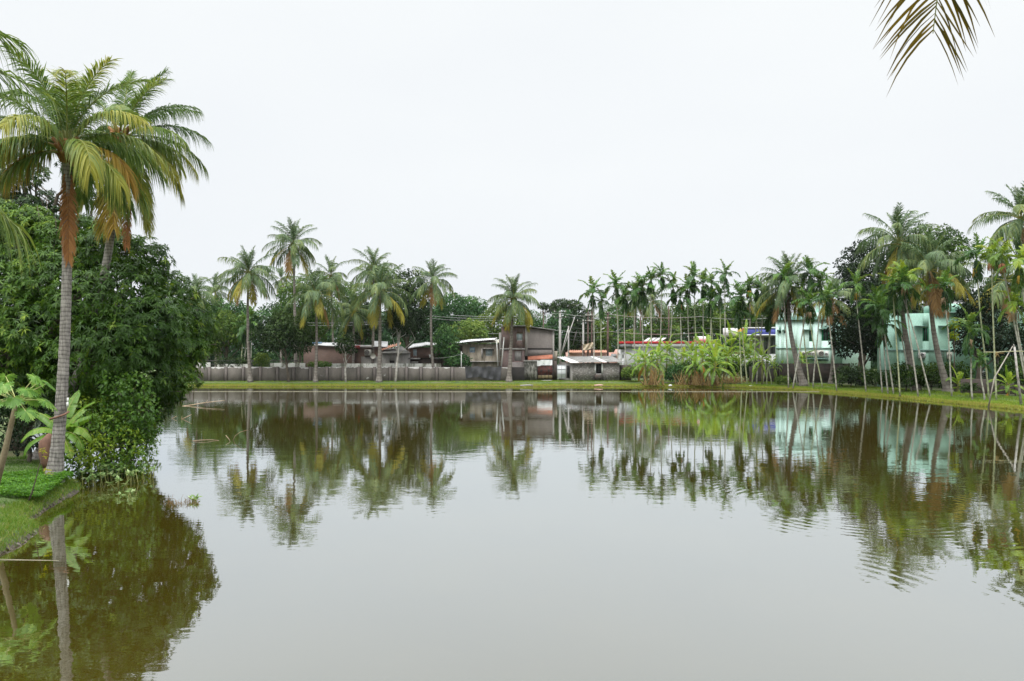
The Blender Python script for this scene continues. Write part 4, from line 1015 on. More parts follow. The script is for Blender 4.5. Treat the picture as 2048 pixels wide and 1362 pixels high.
mb = MB(); mb.obox(P(1003, 652.5, D + 2), P(1050, 653, D + 2), (0, 2.4, 0), (0, 0, .06)); mb.obox(P(1050, 653.5, D + 2), P(1109, 661, D + 2), (0, 2.4, 0), (0, 0, .06)); obj('roof', mb, M['sheet_dark'], s6)
mb = MB(); pbox(mb, 1004, 1107, 664, 760, D + 4, .2); mb.box(PX(1003, D), PX(1003, D) + .2, D + .26, D + 4, .3, PZ(660, D)); mb.box(PX(1107.5, D) - .2, PX(1107.5, D), D + .32, D + 4, .3, PZ(664, D)); obj('side_wall', mb, M['brick_tower'], s6)
mb = MB(); pbox(mb, 1105, 1115, 702, 722, D + .4, .6); solo('water_tank', mb, M['cem_brown'], gnd(1110, D), 'small square cement tank at the right side of the half-built house', 'tank')
# grey lean-to between wall and gate
DG = 93.0
gw = thing('gate_wall', 'grey rendered wall panel with a mossy stone gate pillar', 'wall', gnd(1050, DG))
mb = MB(); pbox(mb, 1022, 1049, 724, 762, DG, .25); obj('wall', mb, M['cem_tower'], gw)
mb = MB(); pbox(mb, 1049.2, 1074, 723, 762, DG - .12, .5); obj('stone_pillar', mb, M['moss_stone'], gw)
mb = MB(); pbox(mb, 1047, 1075, 720.5, 723.3, DG - .2, .6); obj('coping', mb, M['concrete'], gw)
gt = thing('iron_gate', 'maroon iron gate with crossed bars below a white banner', 'gate', gnd(1090, DG))
mb = MB(); pbox(mb, 1075, 1105, 732, 750, DG, .03); obj('upper_panel', mb, M['maroon'], gt)
mb = MB(); pbox(mb, 1075, 1105, 750.3, 757, DG, .03); obj('lower_panel', mb, M['gate_tan'], gt)
mb = MB()
for a, b in ((1075, 1090), (1090, 1105)):
    mb.obox(P(a, 732.5, DG - .03), P(b, 749.5, DG - .03), (.02, 0, .02), (0, .015, 0)); mb.obox(P(b, 732.5, DG - .05), P(a, 749.5, DG - .05), (.02, 0, -.02), (0, .015, 0))
for xx in (1074.6, 1082, 1089.6, 1097, 1104.6): mb.box(PX(xx, DG), PX(xx, DG) + .05, DG - .09, DG - .066, PZ(757.4, DG), PZ(731.6, DG))
pbox(mb, 1074.6, 1105, 740.5, 741.4, DG - .13, .03); pbox(mb, 1074.6, 1105, 749.6, 750.5, DG - .13, .03); obj('frame', mb, M['iron'], gt)
mb = MB(); nxx = 16
vv = [(PX(1074 + 30.5 * i / nxx, DG), DG - .2 - .05 * sin(i * 1.1 + j * .6), PZ(719.5 + (1.5 if i < 4 else 0) + 11 * j / 5, DG)) for j in range(6) for i in range(nxx + 1)]
mb.add(vv, [(j * 17 + i, j * 17 + i + 1, j * 17 + i + 18, j * 17 + i + 17) for j in range(5) for i in range(nxx)])
solo('banner', mb, M['banner'], tuple(P(1090, 731, DG - .2)), 'stained white banner hung above the maroon gate', 'banner', smooth=True)
mb = MB(); mb.obox(P(1055.5, 717, D - .8), P(1105, 713, D - .8), (0, .3, .22), (0, -.015, .02)); mb.tube([P(1056, 720, D - 1.25), P(1105, 717, D - 1.25)], .03, 6)
solo('awning', mb, M['orange'], tuple(P(1080, 720, D - .8)), 'faded orange awning strip over the maroon gate', 'awning')
mb = MB(); pbox(mb, 1106, 1114, 722, 760, D - .4, .2); solo('dark_gap_slab', mb, M['brick_dark'], gnd(1110, D), 'dark brick slab standing in for the shaded gap between the maroon gate and the white metal door', 'wall')  # dark slab painted where there is only a shaded gap
# white metal leaf
dw = thing('metal_gate_leaf', 'white sheet metal gate leaf with six panels standing open', 'gate', gnd(1123, 92.0))
mb = MB(); pbox(mb, 1114, 1132, 729.5, 757, 92, .04); obj('sheet', mb, M['white_metal'], dw)
mb = MB()
for yy in (729.5, 738.2, 747.3, 756): pbox(mb, 1114, 1132, yy, yy + .9, 91.96, .04)
for xx in (1114, 1122.8, 1131.4): pbox(mb, xx, xx + .7, 729.5, 757, 91.93, .03)
obj('bars', mb, M['grey_fascia'], dw)
# long grey shed
D = 92.5
s7 = thing('brick_outbuilding', 'long low grey brick outbuilding with patched cement roof sheets', 'shed', gnd(1190, D))
mb = MB(); pwall(mb, 1145, 1239, 726, 762, D, .25, [(1192, 1203, 728, 747)]); obj('front_wall', mb, M['brick_shed'], s7)
a = P(1118, 722, D + 5); b0 = P(1145, 727, D)
mb = MB(); zl = .3
def slab(mb, p, q, z0, zp, zq, th=.22):
    d_ = nrm(np.array([q[0] - p[0], q[1] - p[1], 0])); n_ = np.array([-d_[1], d_[0], 0]) * th
    v = [(p[0], p[1], z0), (q[0], q[1], z0), (q[0], q[1], zq), (p[0], p[1], zp)]
    v = v + [tuple(np.array(k) + n_) for k in v]
    mb.add(v, [(0, 1, 2, 3), (7, 6, 5, 4), (3, 2, 6, 7), (0, 3, 7, 4), (1, 5, 6, 2)])
pA = (PX(1118, D + 4.5), D + 4.5); pB = (PX(1145, D) - .003, D + .0)
slab(mb, pA, pB, .3, PZ(723, D + 4.5), PZ(727, D)); obj('end_wall', mb, M['cem_grey'], s7)
mb = MB(); pbox(mb, 1133.5, 1139, 731, 756, D + .6, .3); obj('side_door', mb, M['dark'], s7)
mb = MB(); pbox(mb, 1189.5, 1192, 727.5, 747, D - .03, .1); pbox(mb, 1203, 1206, 727.5, 747, D - .03, .1); obj('door_frame', mb, M['white_paint'], s7)
mb = MB(); pbox(mb, 1192, 1203, 728, 747, D + .14, .05); obj('door', mb, M['dark'], s7)
mb = MB(); pbox(mb, 1190, 1205, 749, 760, D - .35, .34); obj('step', mb, M['brick_dark'], s7)
e0, e1, r0_, r1_ = P(1142, 725.5, D - .5), P(1248, 723.5, D - .5), P(1112, 713.5, D + 6), P(1222, 712, D + 6)
def lerp(a, b, t): return a + (b - a) * t
for k, (u0, u1, mt) in enumerate(((0, .155, 'sheet_white'), (.155, .60, 'sheet_dark'), (.60, .70, 'sheet_white'), (.70, 1, 'sheet_dark'))):
    mb = MB(); corr(mb, lerp(e0, e1, u0) + [0, 0, .01 * (k % 2)], lerp(e0, e1, u1) + [0, 0, .01 * (k % 2)], lerp(r0_, r1_, u0) + [0, 0, .01 * (k % 2)], lerp(r0_, r1_, u1) + [0, 0, .01 * (k % 2)], .22, .03); obj('roof_sheet', mb, M[mt], s7)
mb = MB(); pbox(mb, 1239.2, 1262, 730, 762, D + 1, .3); solo('brick_stub_wall', mb, M['brick_dark'], gnd(1250, D), 'dark mossy brick wall right of the grey outbuilding', 'wall')
# salmon building behind
D = 112.0
s8 = thing('salmon_house', 'long low salmon-pink house behind the grey outbuilding', 'house', gnd(1190, D))
mb = MB(); pbox(mb, 1137, 1240, 705, 745, D, 6); obj('wall', mb, M['salmon'], s8)
mb = MB(); corr(mb, P(1134, 705, D - .5), P(1215, 705, D - .5), P(1136, 700, D + 3), P(1213, 700, D + 3), .3, .04); obj('roof', mb, M['tile'], s8)
window(s8, 1222, 1234, 707, 716, D - .1, 'glass_blue', 'salmon', 2)
n0 = len(COL.objects)
# white shop with red fascia
D = 104.0
s9 = thing('shop_building', 'white single-storey building with a bright red roof band behind the banana clump', 'building', gnd(1330, D))
mb = MB(); pbox(mb, 1252, 1420, 695.6, 745, D - 1.2, 8); obj('wall', mb, M['white_paint'], s9)
mb = MB(); pbox(mb, 1242, 1430, 683, 687.5, D - 1.6, 10.5); obj('red_band', mb, M['red_paint'], s9)
mb = MB(); pbox(mb, 1243, 1268, 687.6, 695, D - 1.55, 1.4); obj('grey_fascia', mb, M['grey_fascia'], s9)
mb = MB(); pbox(mb, 1268.1, 1429, 687.6, 695, D - 1.55, 1.4); obj('white_fascia', mb, M['white_paint'], s9)
for k in range(4):
    mb = MB(); x0 = 1283 + k * 9.4; a, b = P(x0, 682.5, D + 1), P(x0 + 7.2, 682.5, D + 1); c = P(x0 + 12, 675.5, D + 3.5); d_ = P(x0 + 5, 675.5, D + 3.5)
    up_ = np.array([0, 0, -.06]); mb.add([a, b, c, d_, a + up_, b + up_, c + up_, d_ + up_], [(0, 1, 2, 3), (7, 6, 5, 4), (0, 4, 5, 1), (1, 5, 6, 2), (2, 6, 7, 3), (3, 7, 4, 0)])
    obj('rooftop_panel', mb, M['sheet'], s9)
mb = MB(); pbox(mb, 1380, 1405, 673, 683, D + 3, 3); obj('rooftop_room', mb, M['white_paint'], s9)
D = 103.0
s10 = thing('small_white_house', 'small white hut with a pink gable beside the red-banded building', 'hut', gnd(1250, D))
mb = MB(); pwall(mb, 1237, 1252, 699, 745, D, .2, [(1246.5, 1249.5, 701.5, 704), (1246.5, 1250, 711, 717)]); pbox(mb, 1237, 1252, 699.4, 745, D + .25, 2); obj('wall', mb, M['white_paint'], s10)
mb = MB(); mb.add([P(1229, 708, D - .1), P(1233.5, 698.5, D - .1), P(1242, 708, D - .1), P(1229, 708, D + 3), P(1233.5, 698.5, D + 3), P(1242, 708, D + 3)], [(0, 2, 1, 1), (0, 1, 4, 3), (1, 2, 5, 4)]); obj('gable', mb, M['salmon'], s10)
face_camera(n0, 1242, 104, -9); n0 = len(COL.objects)
# blue and white filling-station style building
D = 112.0
s11 = thing('blue_canopy_building', 'white building with broad blue fascia and coloured emblem beside the mint house', 'building', gnd(1500, D))
mb = MB(); pbox(mb, 1448, 1484, 656, 672, D - .2, 9); obj('white_block', mb, M['white_paint'], s11)
mb = MB(); pbox(mb, 1484.1, 1575, 654.6, 656.9, D - .3, 9); pbox(mb, 1484.1, 1575, 669, 671.2, D - .3, 9); obj('white_edge', mb, M['white_paint'], s11)
mb = MB(); pbox(mb, 1484.1, 1575, 657, 669, D - .15, 8.8); obj('blue_fascia', mb, M['blue_fascia'], s11)
mb = MB(); pbox(mb, 1495, 1575, 671.3, 745, D + 3, 5); obj('wall', mb, M['concrete'], s11)
for x_ in (1515, 1527, 1538, 1548):
    window(s11, x_, x_ + 9, 674, 708, D + 2.9, 'glass', 'grey_fascia', 2)
an = np.linspace(0, 2 * pi, 24)[:-1]
for nm, mt, a0, a1, r_ in (('emblem_red', 'logo_red', -.6, 1.4, .5), ('emblem_yellow', 'logo_yellow', 1.5, 3.3, .5), ('emblem_green', 'logo_green', 3.4, 5.6, .5)):
    mb = MB(); c = P(1484, 663, D - .36); n = 10; aa = np.linspace(a0, a1, n)
    v = [c] + [c + [cos(k) * r_, 0, sin(k) * r_] for k in aa] + [c + [0, .05, 0]] + [c + [cos(k) * r_, .05, sin(k) * r_] for k in aa]
    mb.add(v, [(0, k + 1, k + 2, k + 2) for k in range(n - 1)] + [(k + 1, k + 12, k + 13, k + 2) for k in range(n - 1)]); obj(nm, mb, M[mt], s11)
mb = MB(); pbox(mb, 1440, 1545, 708, 745, D + 1.5, .3); solo('white_boundary_wall', mb, M['white_paint'], gnd(1490, D), 'white boundary wall below the blue-fascia building', 'wall')
mb = MB(); pbox(mb, 1475, 1498, 703.5, 708.2, D - 1, 1.5); pbox(mb, 1474, 1499, 702.5, 703.4, D - 1.2, 1.9); solo('ochre_kiosk', mb, M['yellow_wall'], tuple(P(1486, 709, D)), 'small ochre signboard box behind the banana plants', 'kiosk')

face_camera(n0, 1484, 112, -15); n0 = len(COL.objects)
# ------------------------------------------------------------------ mint houses
D = 95.0
m1 = thing('mint_house', 'pale mint two-storey house with green shutters behind slender areca trunks', 'house', gnd(1620, D))
holes = [(1557.5, 1562, 661.5, 667), (1567, 1571.5, 661.5, 667), (1614, 1621, 661, 683), (1637, 1653, 660, 682), (1587, 1592, 703, 716)]
mb = MB(); pwall(mb, 1552, 1662, 640.5, 737, D, .3, holes); obj('front_wall', mb, M['mint'], m1)
mb = MB(); pbox(mb, 1662.1, 1712, 640.5, 760, D + 2.5, 6); pbox(mb, 1552.3, 1661.7, 641, 737, D + 3.6, 5); mb.box(PX(1552, D), PX(1552, D) + .3, D + .31, D + 8, PZ(737, D), PZ(640.5, D)); mb.box(PX(1661.9, D) - .3, PX(1661.9, D), D + .31, D + 3.5, PZ(737, D), PZ(640.5, D)); obj('side_wall', mb, M['mint'], m1)
mb = MB(); pbox(mb, 1557, 1665, 626, 638.5, D + .15, 8); obj('parapet', mb, M['mint'], m1)
mb = MB(); pbox(mb, 1551.5, 1668, 638.6, 640.4, D - .35, 8.5); pbox(mb, 1553, 1661, 695.5, 697.3, D - .12, .12); pbox(mb, 1661, 1700, 659.2, 660.4, D + 1.9, .6); obj('ledge', mb, M['mint_band'], m1)
mb = MB()
for a, b, y in ((1556, 1564, 660.3), (1566, 1573, 660.3), (1604, 1623, 660), (1635, 1655, 659)): pbox(mb, a, b, y - .9, y + .3, D - .45, .45)
obj('window_hood', mb, M['mint_band'], m1)
for h_ in holes[:2]: window(m1, *h_, D, 'dark', 'mint_band', 2, 'vent', fw=.03)
window(m1, *holes[2], D, 'glass', 'shutter', 1, shutters=[(.5, 1)])
window(m1, *holes[3], D, 'glass', 'shutter', 1, shutters=[(0, .22), (.75, 1)])
window(m1, *holes[4], D, 'glass', 'mint_band', 1)
mb = MB(); pwall(mb, 1618, 1648, 598, 626, D + 2, .3, [(1630, 1636.5, 600, 622)]); mb.box(PX(1618, D + 2), PX(1648, D + 2), D + 3.0, D + 5, PZ(626, D + 2), PZ(598.4, D + 2)); obj('stair_room', mb, M['mint'], m1)
mb = MB(); pbox(mb, 1616, 1650, 595.5, 597.9, D + 1.6, 4); obj('stair_roof', mb, M['mint_band'], m1)
mb = MB(); pbox(mb, 1630, 1636.5, 600, 622, D + 2.2, .05); obj('door', mb, M['dark'], m1)
mb = MB(); mb.tube([P(1655, 640, D - .08), P(1655, 700, D - .08)], .05, 6); obj('drainpipe', mb, M['mint_band'], m1)
mb = MB(); pbox(mb, 1612, 1653, 716.5, 718.5, D - .6, .6); mb.box(PX(1620, D), PX(1650, D), D - .05, D, PZ(722, D), PZ(718.5, D)); solo('unit_shelf', mb, M['mint_band'], tuple(P(1632, 718, D)), 'concrete shelf carrying the cluster of air conditioners on the mint house', 'shelf')
for k, (x0, x1, y0, y1, c_, lb) in enumerate(((1600, 1609, 703, 713, 'ac', 'leftmost'), (1610, 1618, 702, 714, 'ac', 'second from left'), (1619, 1625.5, 701.5, 714, 'ac', 'middle'), (1629, 1641, 700.5, 714, 'ac', 'largest and highest'), (1643, 1650, 702, 715, 'ac_white', 'rightmost'))):
    ac_unit(None, x0, x1, y0, y1, D - .02 - .002 * k, lb + ' air conditioner of the cluster on the mint house', c_, k % 2, 'air conditioners on the mint house')
face_camera(n0, 1552, 95, -18)
mb = MB(); D2 = 88.0; pbox(mb, 1560, 1700, 727, 775, D2, .3); pbox(mb, 1500, 1560, 733, 775, D2 + .4, .3); solo('brick_garden_wall', mb, M['brick_dark'], gnd(1620, D2), 'dark mossy brick wall below the mint house', 'wall')

n0 = len(COL.objects)
D = 75.0
m2 = thing('mint_villa', 'deeper mint two-storey house with dark green shutters behind the right-hand palms', 'house', gnd(1860, D))
holes = [(1803, 1813, 670, 683), (1845.5, 1857, 655.5, 682.5), (1893.5, 1905.5, 654, 682.5)]
mb = MB(); pwall(mb, 1775, 1985, 626.5, 757, D, .3, holes); obj('front_wall', mb, M['mint_deep'], m2)
mb = MB(); pbox(mb, 1872, 1925, 608, 624, D + .1, 5); pbox(mb, 1985.1, 2140, 626.5, 760, D - 3.0, .3); mb.box(PX(1984.6, D), PX(1984.6, D) + .3, D - 2.7, D - .01, .3, PZ(626.5, D)); obj('side_wall', mb, M['mint_deep'], m2)
mb = MB(); pbox(mb, 1775.4, 1984.6, 627.5, 757, D + 3.5, 4); mb.box(PX(1775, D), PX(1775, D) + .3, D + .31, D + 3.4, .3, PZ(627, D)); obj('rear_wall', mb, M['mint_deep'], m2)
mb = MB(); pbox(mb, 1872, 1990, 624.1, 626.4, D - .4, 8); pbox(mb, 1775, 1985, 699, 702, D - .12, .12); pbox(mb, 1985, 2140, 699.5, 702, D - 3.1, .1); obj('ledge', mb, M['mint_band'], m2)
mb = MB(); pbox(mb, 1836, 1858, 651.3, 653, D - .55, .55); pbox(mb, 1880, 1907, 651.3, 653, D - .55, .55); pbox(mb, 1800, 1815, 666.5, 668, D - .5, .5); obj('window_hood', mb, M['mint_band'], m2)
window(m2, *holes[0], D, 'glass', 'shutter', 1, shutters=[(0, .5)])
window(m2, *holes[1], D, 'glass', 'shutter', 1, shutters=[(0, .25), (.75, 1)])
window(m2, *holes[2], D, 'glass', 'shutter', 1, shutters=[(.3, 1)])
window(m2, 2024, 2042, 655, 680, D - 3.25, 'glass', 'shutter', 2, shutters=[(0, .5), (.5, 1)])
mb = MB()
for xx in (1875, 1879, 1883): mb.box(PX(xx, D), PX(xx, D) + .03, D - .2, D - .17, PZ(721, D), PZ(703, D))
for yy in (703, 709, 715, 721): mb.box(PX(1875, D), PX(1883, D) + .03, D - .165, D - .14, PZ(yy, D) - .03, PZ(yy, D))
solo('iron_grille', mb, M['iron'], tuple(P(1879, 721, D)), 'small iron grille on the mint villa wall left of a leaning palm', 'grille')
ac_unit(None, 1837, 1850, 705, 716.5, D, 'white air conditioner below the shuttered window of the mint villa', 'ac_white')
ac_unit(None, 1889, 1898, 704, 718, D, 'narrow air conditioner half hidden by the leaning palm on the mint villa', 'ac')
ac_unit(None, 1947, 1960, 741, 755, D, 'low air conditioner near the ground at the villa corner', 'ac_white', 1)
face_camera(n0, 1850, 75, -14)
mb = MB(); pbox(mb, 1925, 2140, 758, 800, 65.0, .3); solo('dark_garden_wall', mb, M['brick_dark'], gnd(1990, 66.0), 'low dark wall under the right part of the mint villa', 'wall')
mb = MB(); corr(mb, P(1906, 609, D + 5.5), P(1935, 612, D + 5.5), P(1908, 600, D + 9), P(1933, 600, D + 9), .2, .03); pbox(mb, 1908, 1932, 611, 700, D + 5.7, 3); solo('rooftop_shed', mb, M['sheet'], gnd(1920, D + 6), 'grey metal shed roof rising behind the mint villa parapet', 'shed')

# ------------------------------------------------------------------ poles, wires, platform
def pole(px, ytop, D, r_, mat, label, arms=0, ground=.4, r1=None, armw=.9):
    root = thing('utility_pole', label, 'utility pole', (PX(px, D), D, ground), 'utility poles behind the far bank')
    mb = MB(); mb.tube([(PX(px, D), D, ground - .3), (PX(px, D), D, PZ(ytop, D))], [r_, r1 or r_ * .7], 8); obj('post', mb, M[mat], root, True)
    for k in range(arms):
        z_ = PZ(ytop, D) - .2 - k * .75
        mb = MB(); mb.box(PX(px, D) - armw, PX(px, D) + armw, D - .16, D - .1, z_, z_ + .08); a_ = obj('crossarm', mb, M['iron'], root)
        for xx in (-.85, 0, .85):
            mb = MB(); mb.lathe((PX(px, D) + xx * armw, D - .13, z_ + .08), [(.03, 0), (.06, .04), (.04, .08), (.06, .12), (.02, .18)], 8); obj('insulator', mb, M['ac'], a_, True)
    return root
pole(1120, 622, 108, .2, 'pole_white', 'stout white concrete pole with a crossarm rising behind the grey outbuilding', 2)
pole(1087, 622, 112, .1, 'pole_iron', 'short dark iron pole above the half-built house roof', 1, armw=.5)
pole(1137, 652, 110, .12, 'pole_white', 'thin concrete pole right of the stout white one', 0)
pole(1166.5, 640, 104, .15, 'pole_white', 'pale pole at the left of the transformer rack', 1)
pole(1176, 618, 104, .12, 'pole_iron', 'left rusty iron pole of the transformer rack', 3, armw=.35)
pole(1183.5, 618, 104, .12, 'pole_iron', 'right rusty iron pole of the transformer rack', 3, armw=.35)
pole(1215.5, 624, 108, .16, 'pole_iron', 'dark notched pole carrying a lamp arm right of the transformer rack', 2, armw=.35)
pole(1337.5, 612, 125, .14, 'pole_iron', 'slim distant pole between the arecas left of the big round tree', 0)
pole(1281, 632, 120, .14, 'pole_iron', 'rusty pole behind the white building with the red band', 1, armw=.5)
sl = thing('street_lamp', 'lamp arm with long flat head on the dark notched pole', 'street lamp', tuple(P(1215, 652, 108)))
mb = MB(); mb.tube([P(1215, 654, 107.8), P(1209, 656, 107.6)], .04, 6); obj('arm', mb, M['iron'], sl)
mb = MB(); mb.obox(P(1209, 656, 107.6), P(1203, 659, 107.5), (0, .09, 0), (0, 0, .05)); obj('lamp_head', mb, M['ac_white'], sl)
# stay wires and leaning struts
for k, (a, b, lb) in enumerate((((1150, 633), (1122, 711), 'long pale strut leaning against the stout white pole'), ((1136, 658), (1123, 706), 'short pale strut leaning beside the stout white pole'), ((1153, 662), (1146, 690), 'thin dark strut in front of the trees right of the white pole'))):
    mb = MB(); mb.tube([P(*a, 107), P(*b, 106)], .06, 6); mb.lathe(P(*a, 107) - [0, 0, .05], [(.02, 0), (.09, .03), (.02, .1)], 6); solo('pole_strut', mb, M['pole_white' if k < 2 else 'iron'], tuple(P(*b, 106)), lb, 'strut')
# transformer rack with flex sheet
tr = thing('transformer_rack', 'three rusty posts carrying a faded printed sheet', 'rack', gnd(1176, 102))
for xx in (1167.5, 1176, 1184): 
    mb = MB(); mb.tube([(PX(xx, 102), 102, .3), P(xx, 690, 102)], .13, 8); obj('post', mb, M['pole_iron'], tr, True)
mb = MB(); pbox(mb, 1165, 1187, 688.5, 690, 101.8, .9); obj('platform', mb, M['iron'], tr)
mb = MB(); nxx = 14
vv = [(PX(1166.3 + 20 * i / nxx, 101.5), 101.5 - .1 * sin(i * .9 + j), PZ(687 - 2.5 * max(0, (i - 10) / 4) + (1.2 * sin(i * .45)) + 12.5 * j / 6 - .6 * j / 6 * (i / nxx), 101.5)) for j in range(7) for i in range(nxx + 1)]
mb.add(vv, [(j * 15 + i, j * 15 + i + 1, j * 15 + i + 16, j * 15 + i + 15) for j in range(6) for i in range(nxx)]); obj('printed_sheet', mb, M['flex'], tr, True)
# wires
def wire(pts, label, r_=.014, mat='wire', sag=.35, group='overhead wires'):
    mb = MB(); out_ = []
    for a, b in zip(pts[:-1], pts[1:]):
        s = np.linspace(0, 1, 14)[:, None]; p = a + (b - a) * s; p[:, 2] -= sag * 4 * (s[:, 0] * (1 - s[:, 0])); out_.append(p[:-1])
    out_.append(np.array([pts[-1]])); mb.tube(np.vstack(out_), r_, 4, .5, False)
    return solo('overhead_wire', mb, M[mat], tuple(pts[0]), label, 'wire', group)
wy = [(626, 633, .02, 'wire_pale', 'highest'), (631, 640, .014, 'wire', 'second highest'), (651, 655, .016, 'wire', 'middle'), (660, 665, .018, 'wire_pale', 'fourth'), (668, 672, .014, 'wire', 'fifth'), (675, 681, .014, 'wire', 'lowest')]
for ya, yb, r_, mt, lb in wy:
    wire([P(900, ya + 4, 106), P(1120, ya, 108), P(1215, ya + 2, 108), P(1400, yb, 110), P(1560, yb + 1, 112)], lb + ' of the wires strung past the arecas behind the far bank', r_, mt)
for ya, lb in ((640, 'upper'), (645, 'lower')):
    wire([P(560, ya + 3, 104), P(865, ya - 8, 106), P(1087, ya - 14, 112)], lb + ' of two wires above the brick hut roofs', .016, 'wire_pale', .5)
wire([P(865, 716, 93.5), P(923, 708, 92.4)], 'thin slack wire from the brick hut to the white pipe post', .012, 'wire_pale', .15, None)
wire([P(923, 705, 92.4), P(940, 713, 95.9)], 'short drooping wire from the white pipe post to the plastered house', .012, 'wire', .12, None)
pp = thing('pipe_post', 'thin white pipe post with a small tap head above the wall before the plastered house', 'post', gnd(922.5, 92.3))
mb = MB(); mb.tube([(PX(922.5, 92.3), 92.3, .3), P(922.5, 703, 92.3)], .035, 8); obj('pipe', mb, M['pvc'], pp, True)
mb = MB(); mb.tube([P(922, 707.5, 92.3), P(926, 707, 92.3)], .05, 6); obj('tap', mb, M['pvc'], pp, True)
pp = thing('pipe_post', 'white pipe post with bent top at the left end of the far wall', 'post', gnd(395.5, 94))
mb = MB(); mb.tube([(PX(395.5, 94), 94, .3), P(395.5, 711, 94), P(390, 709, 94)], .04, 8); obj('pipe', mb, M['pvc'], pp, True)
for k, (xa, xb, lb) in enumerate(((993, 996, 'left of two tilted white pipes against the half-built house'), (1008, 1003, 'right of two tilted white pipes against the half-built house'))):
    mb = MB(); mb.tube([P(xa, 676, 94), P(xb, 733, 93.5)], .07, 8); mb.lathe(P(xa, 676, 94) - [0, 0, .05], [(.09, 0), (.09, .12), (.02, .14)], 8); solo('drain_pipe', mb, M['pvc'], tuple(P(xb, 733, 93.5)), lb, 'pipe')
#%%VEG
# ------------------------------------------------------------------ far wood
rg = np.random.default_rng(21)
bl = []
for k in range(290):
    px = rg.uniform(340, 1800) if k < 150 else rg.choice([rg.uniform(-500, 340), rg.uniform(1800, 2500)]); D = rg.uniform(150, 185)
    top = np.interp(px, [340, 450, 600, 700, 850, 960, 1060, 1180, 1300, 1420, 1600, 1800], [600, 606, 590, 600, 606, 640, 655, 650, 640, 618, 610, 590]) + rg.uniform(0, 26)
    r_ = rg.uniform(2.2, 4.6); c = P(px, top, D)
    for z in np.arange(c[2] - r_, 0, -r_ * 1.3): bl.append((c[0] + rg.normal(0, 1), D + rg.normal(0, 1.5), z, r_))
mb = MB(); v, q, t = cloud(rg, bl, 3.2, .62, .6, (.8, 1.05), .35, .16); mb.add(v, q, t)
solo('far_wood', mb, M['tree_blue'], (0, 0, 0), 'distant belt of mixed trees closing the view behind the houses', 'trees', kind='stuff')

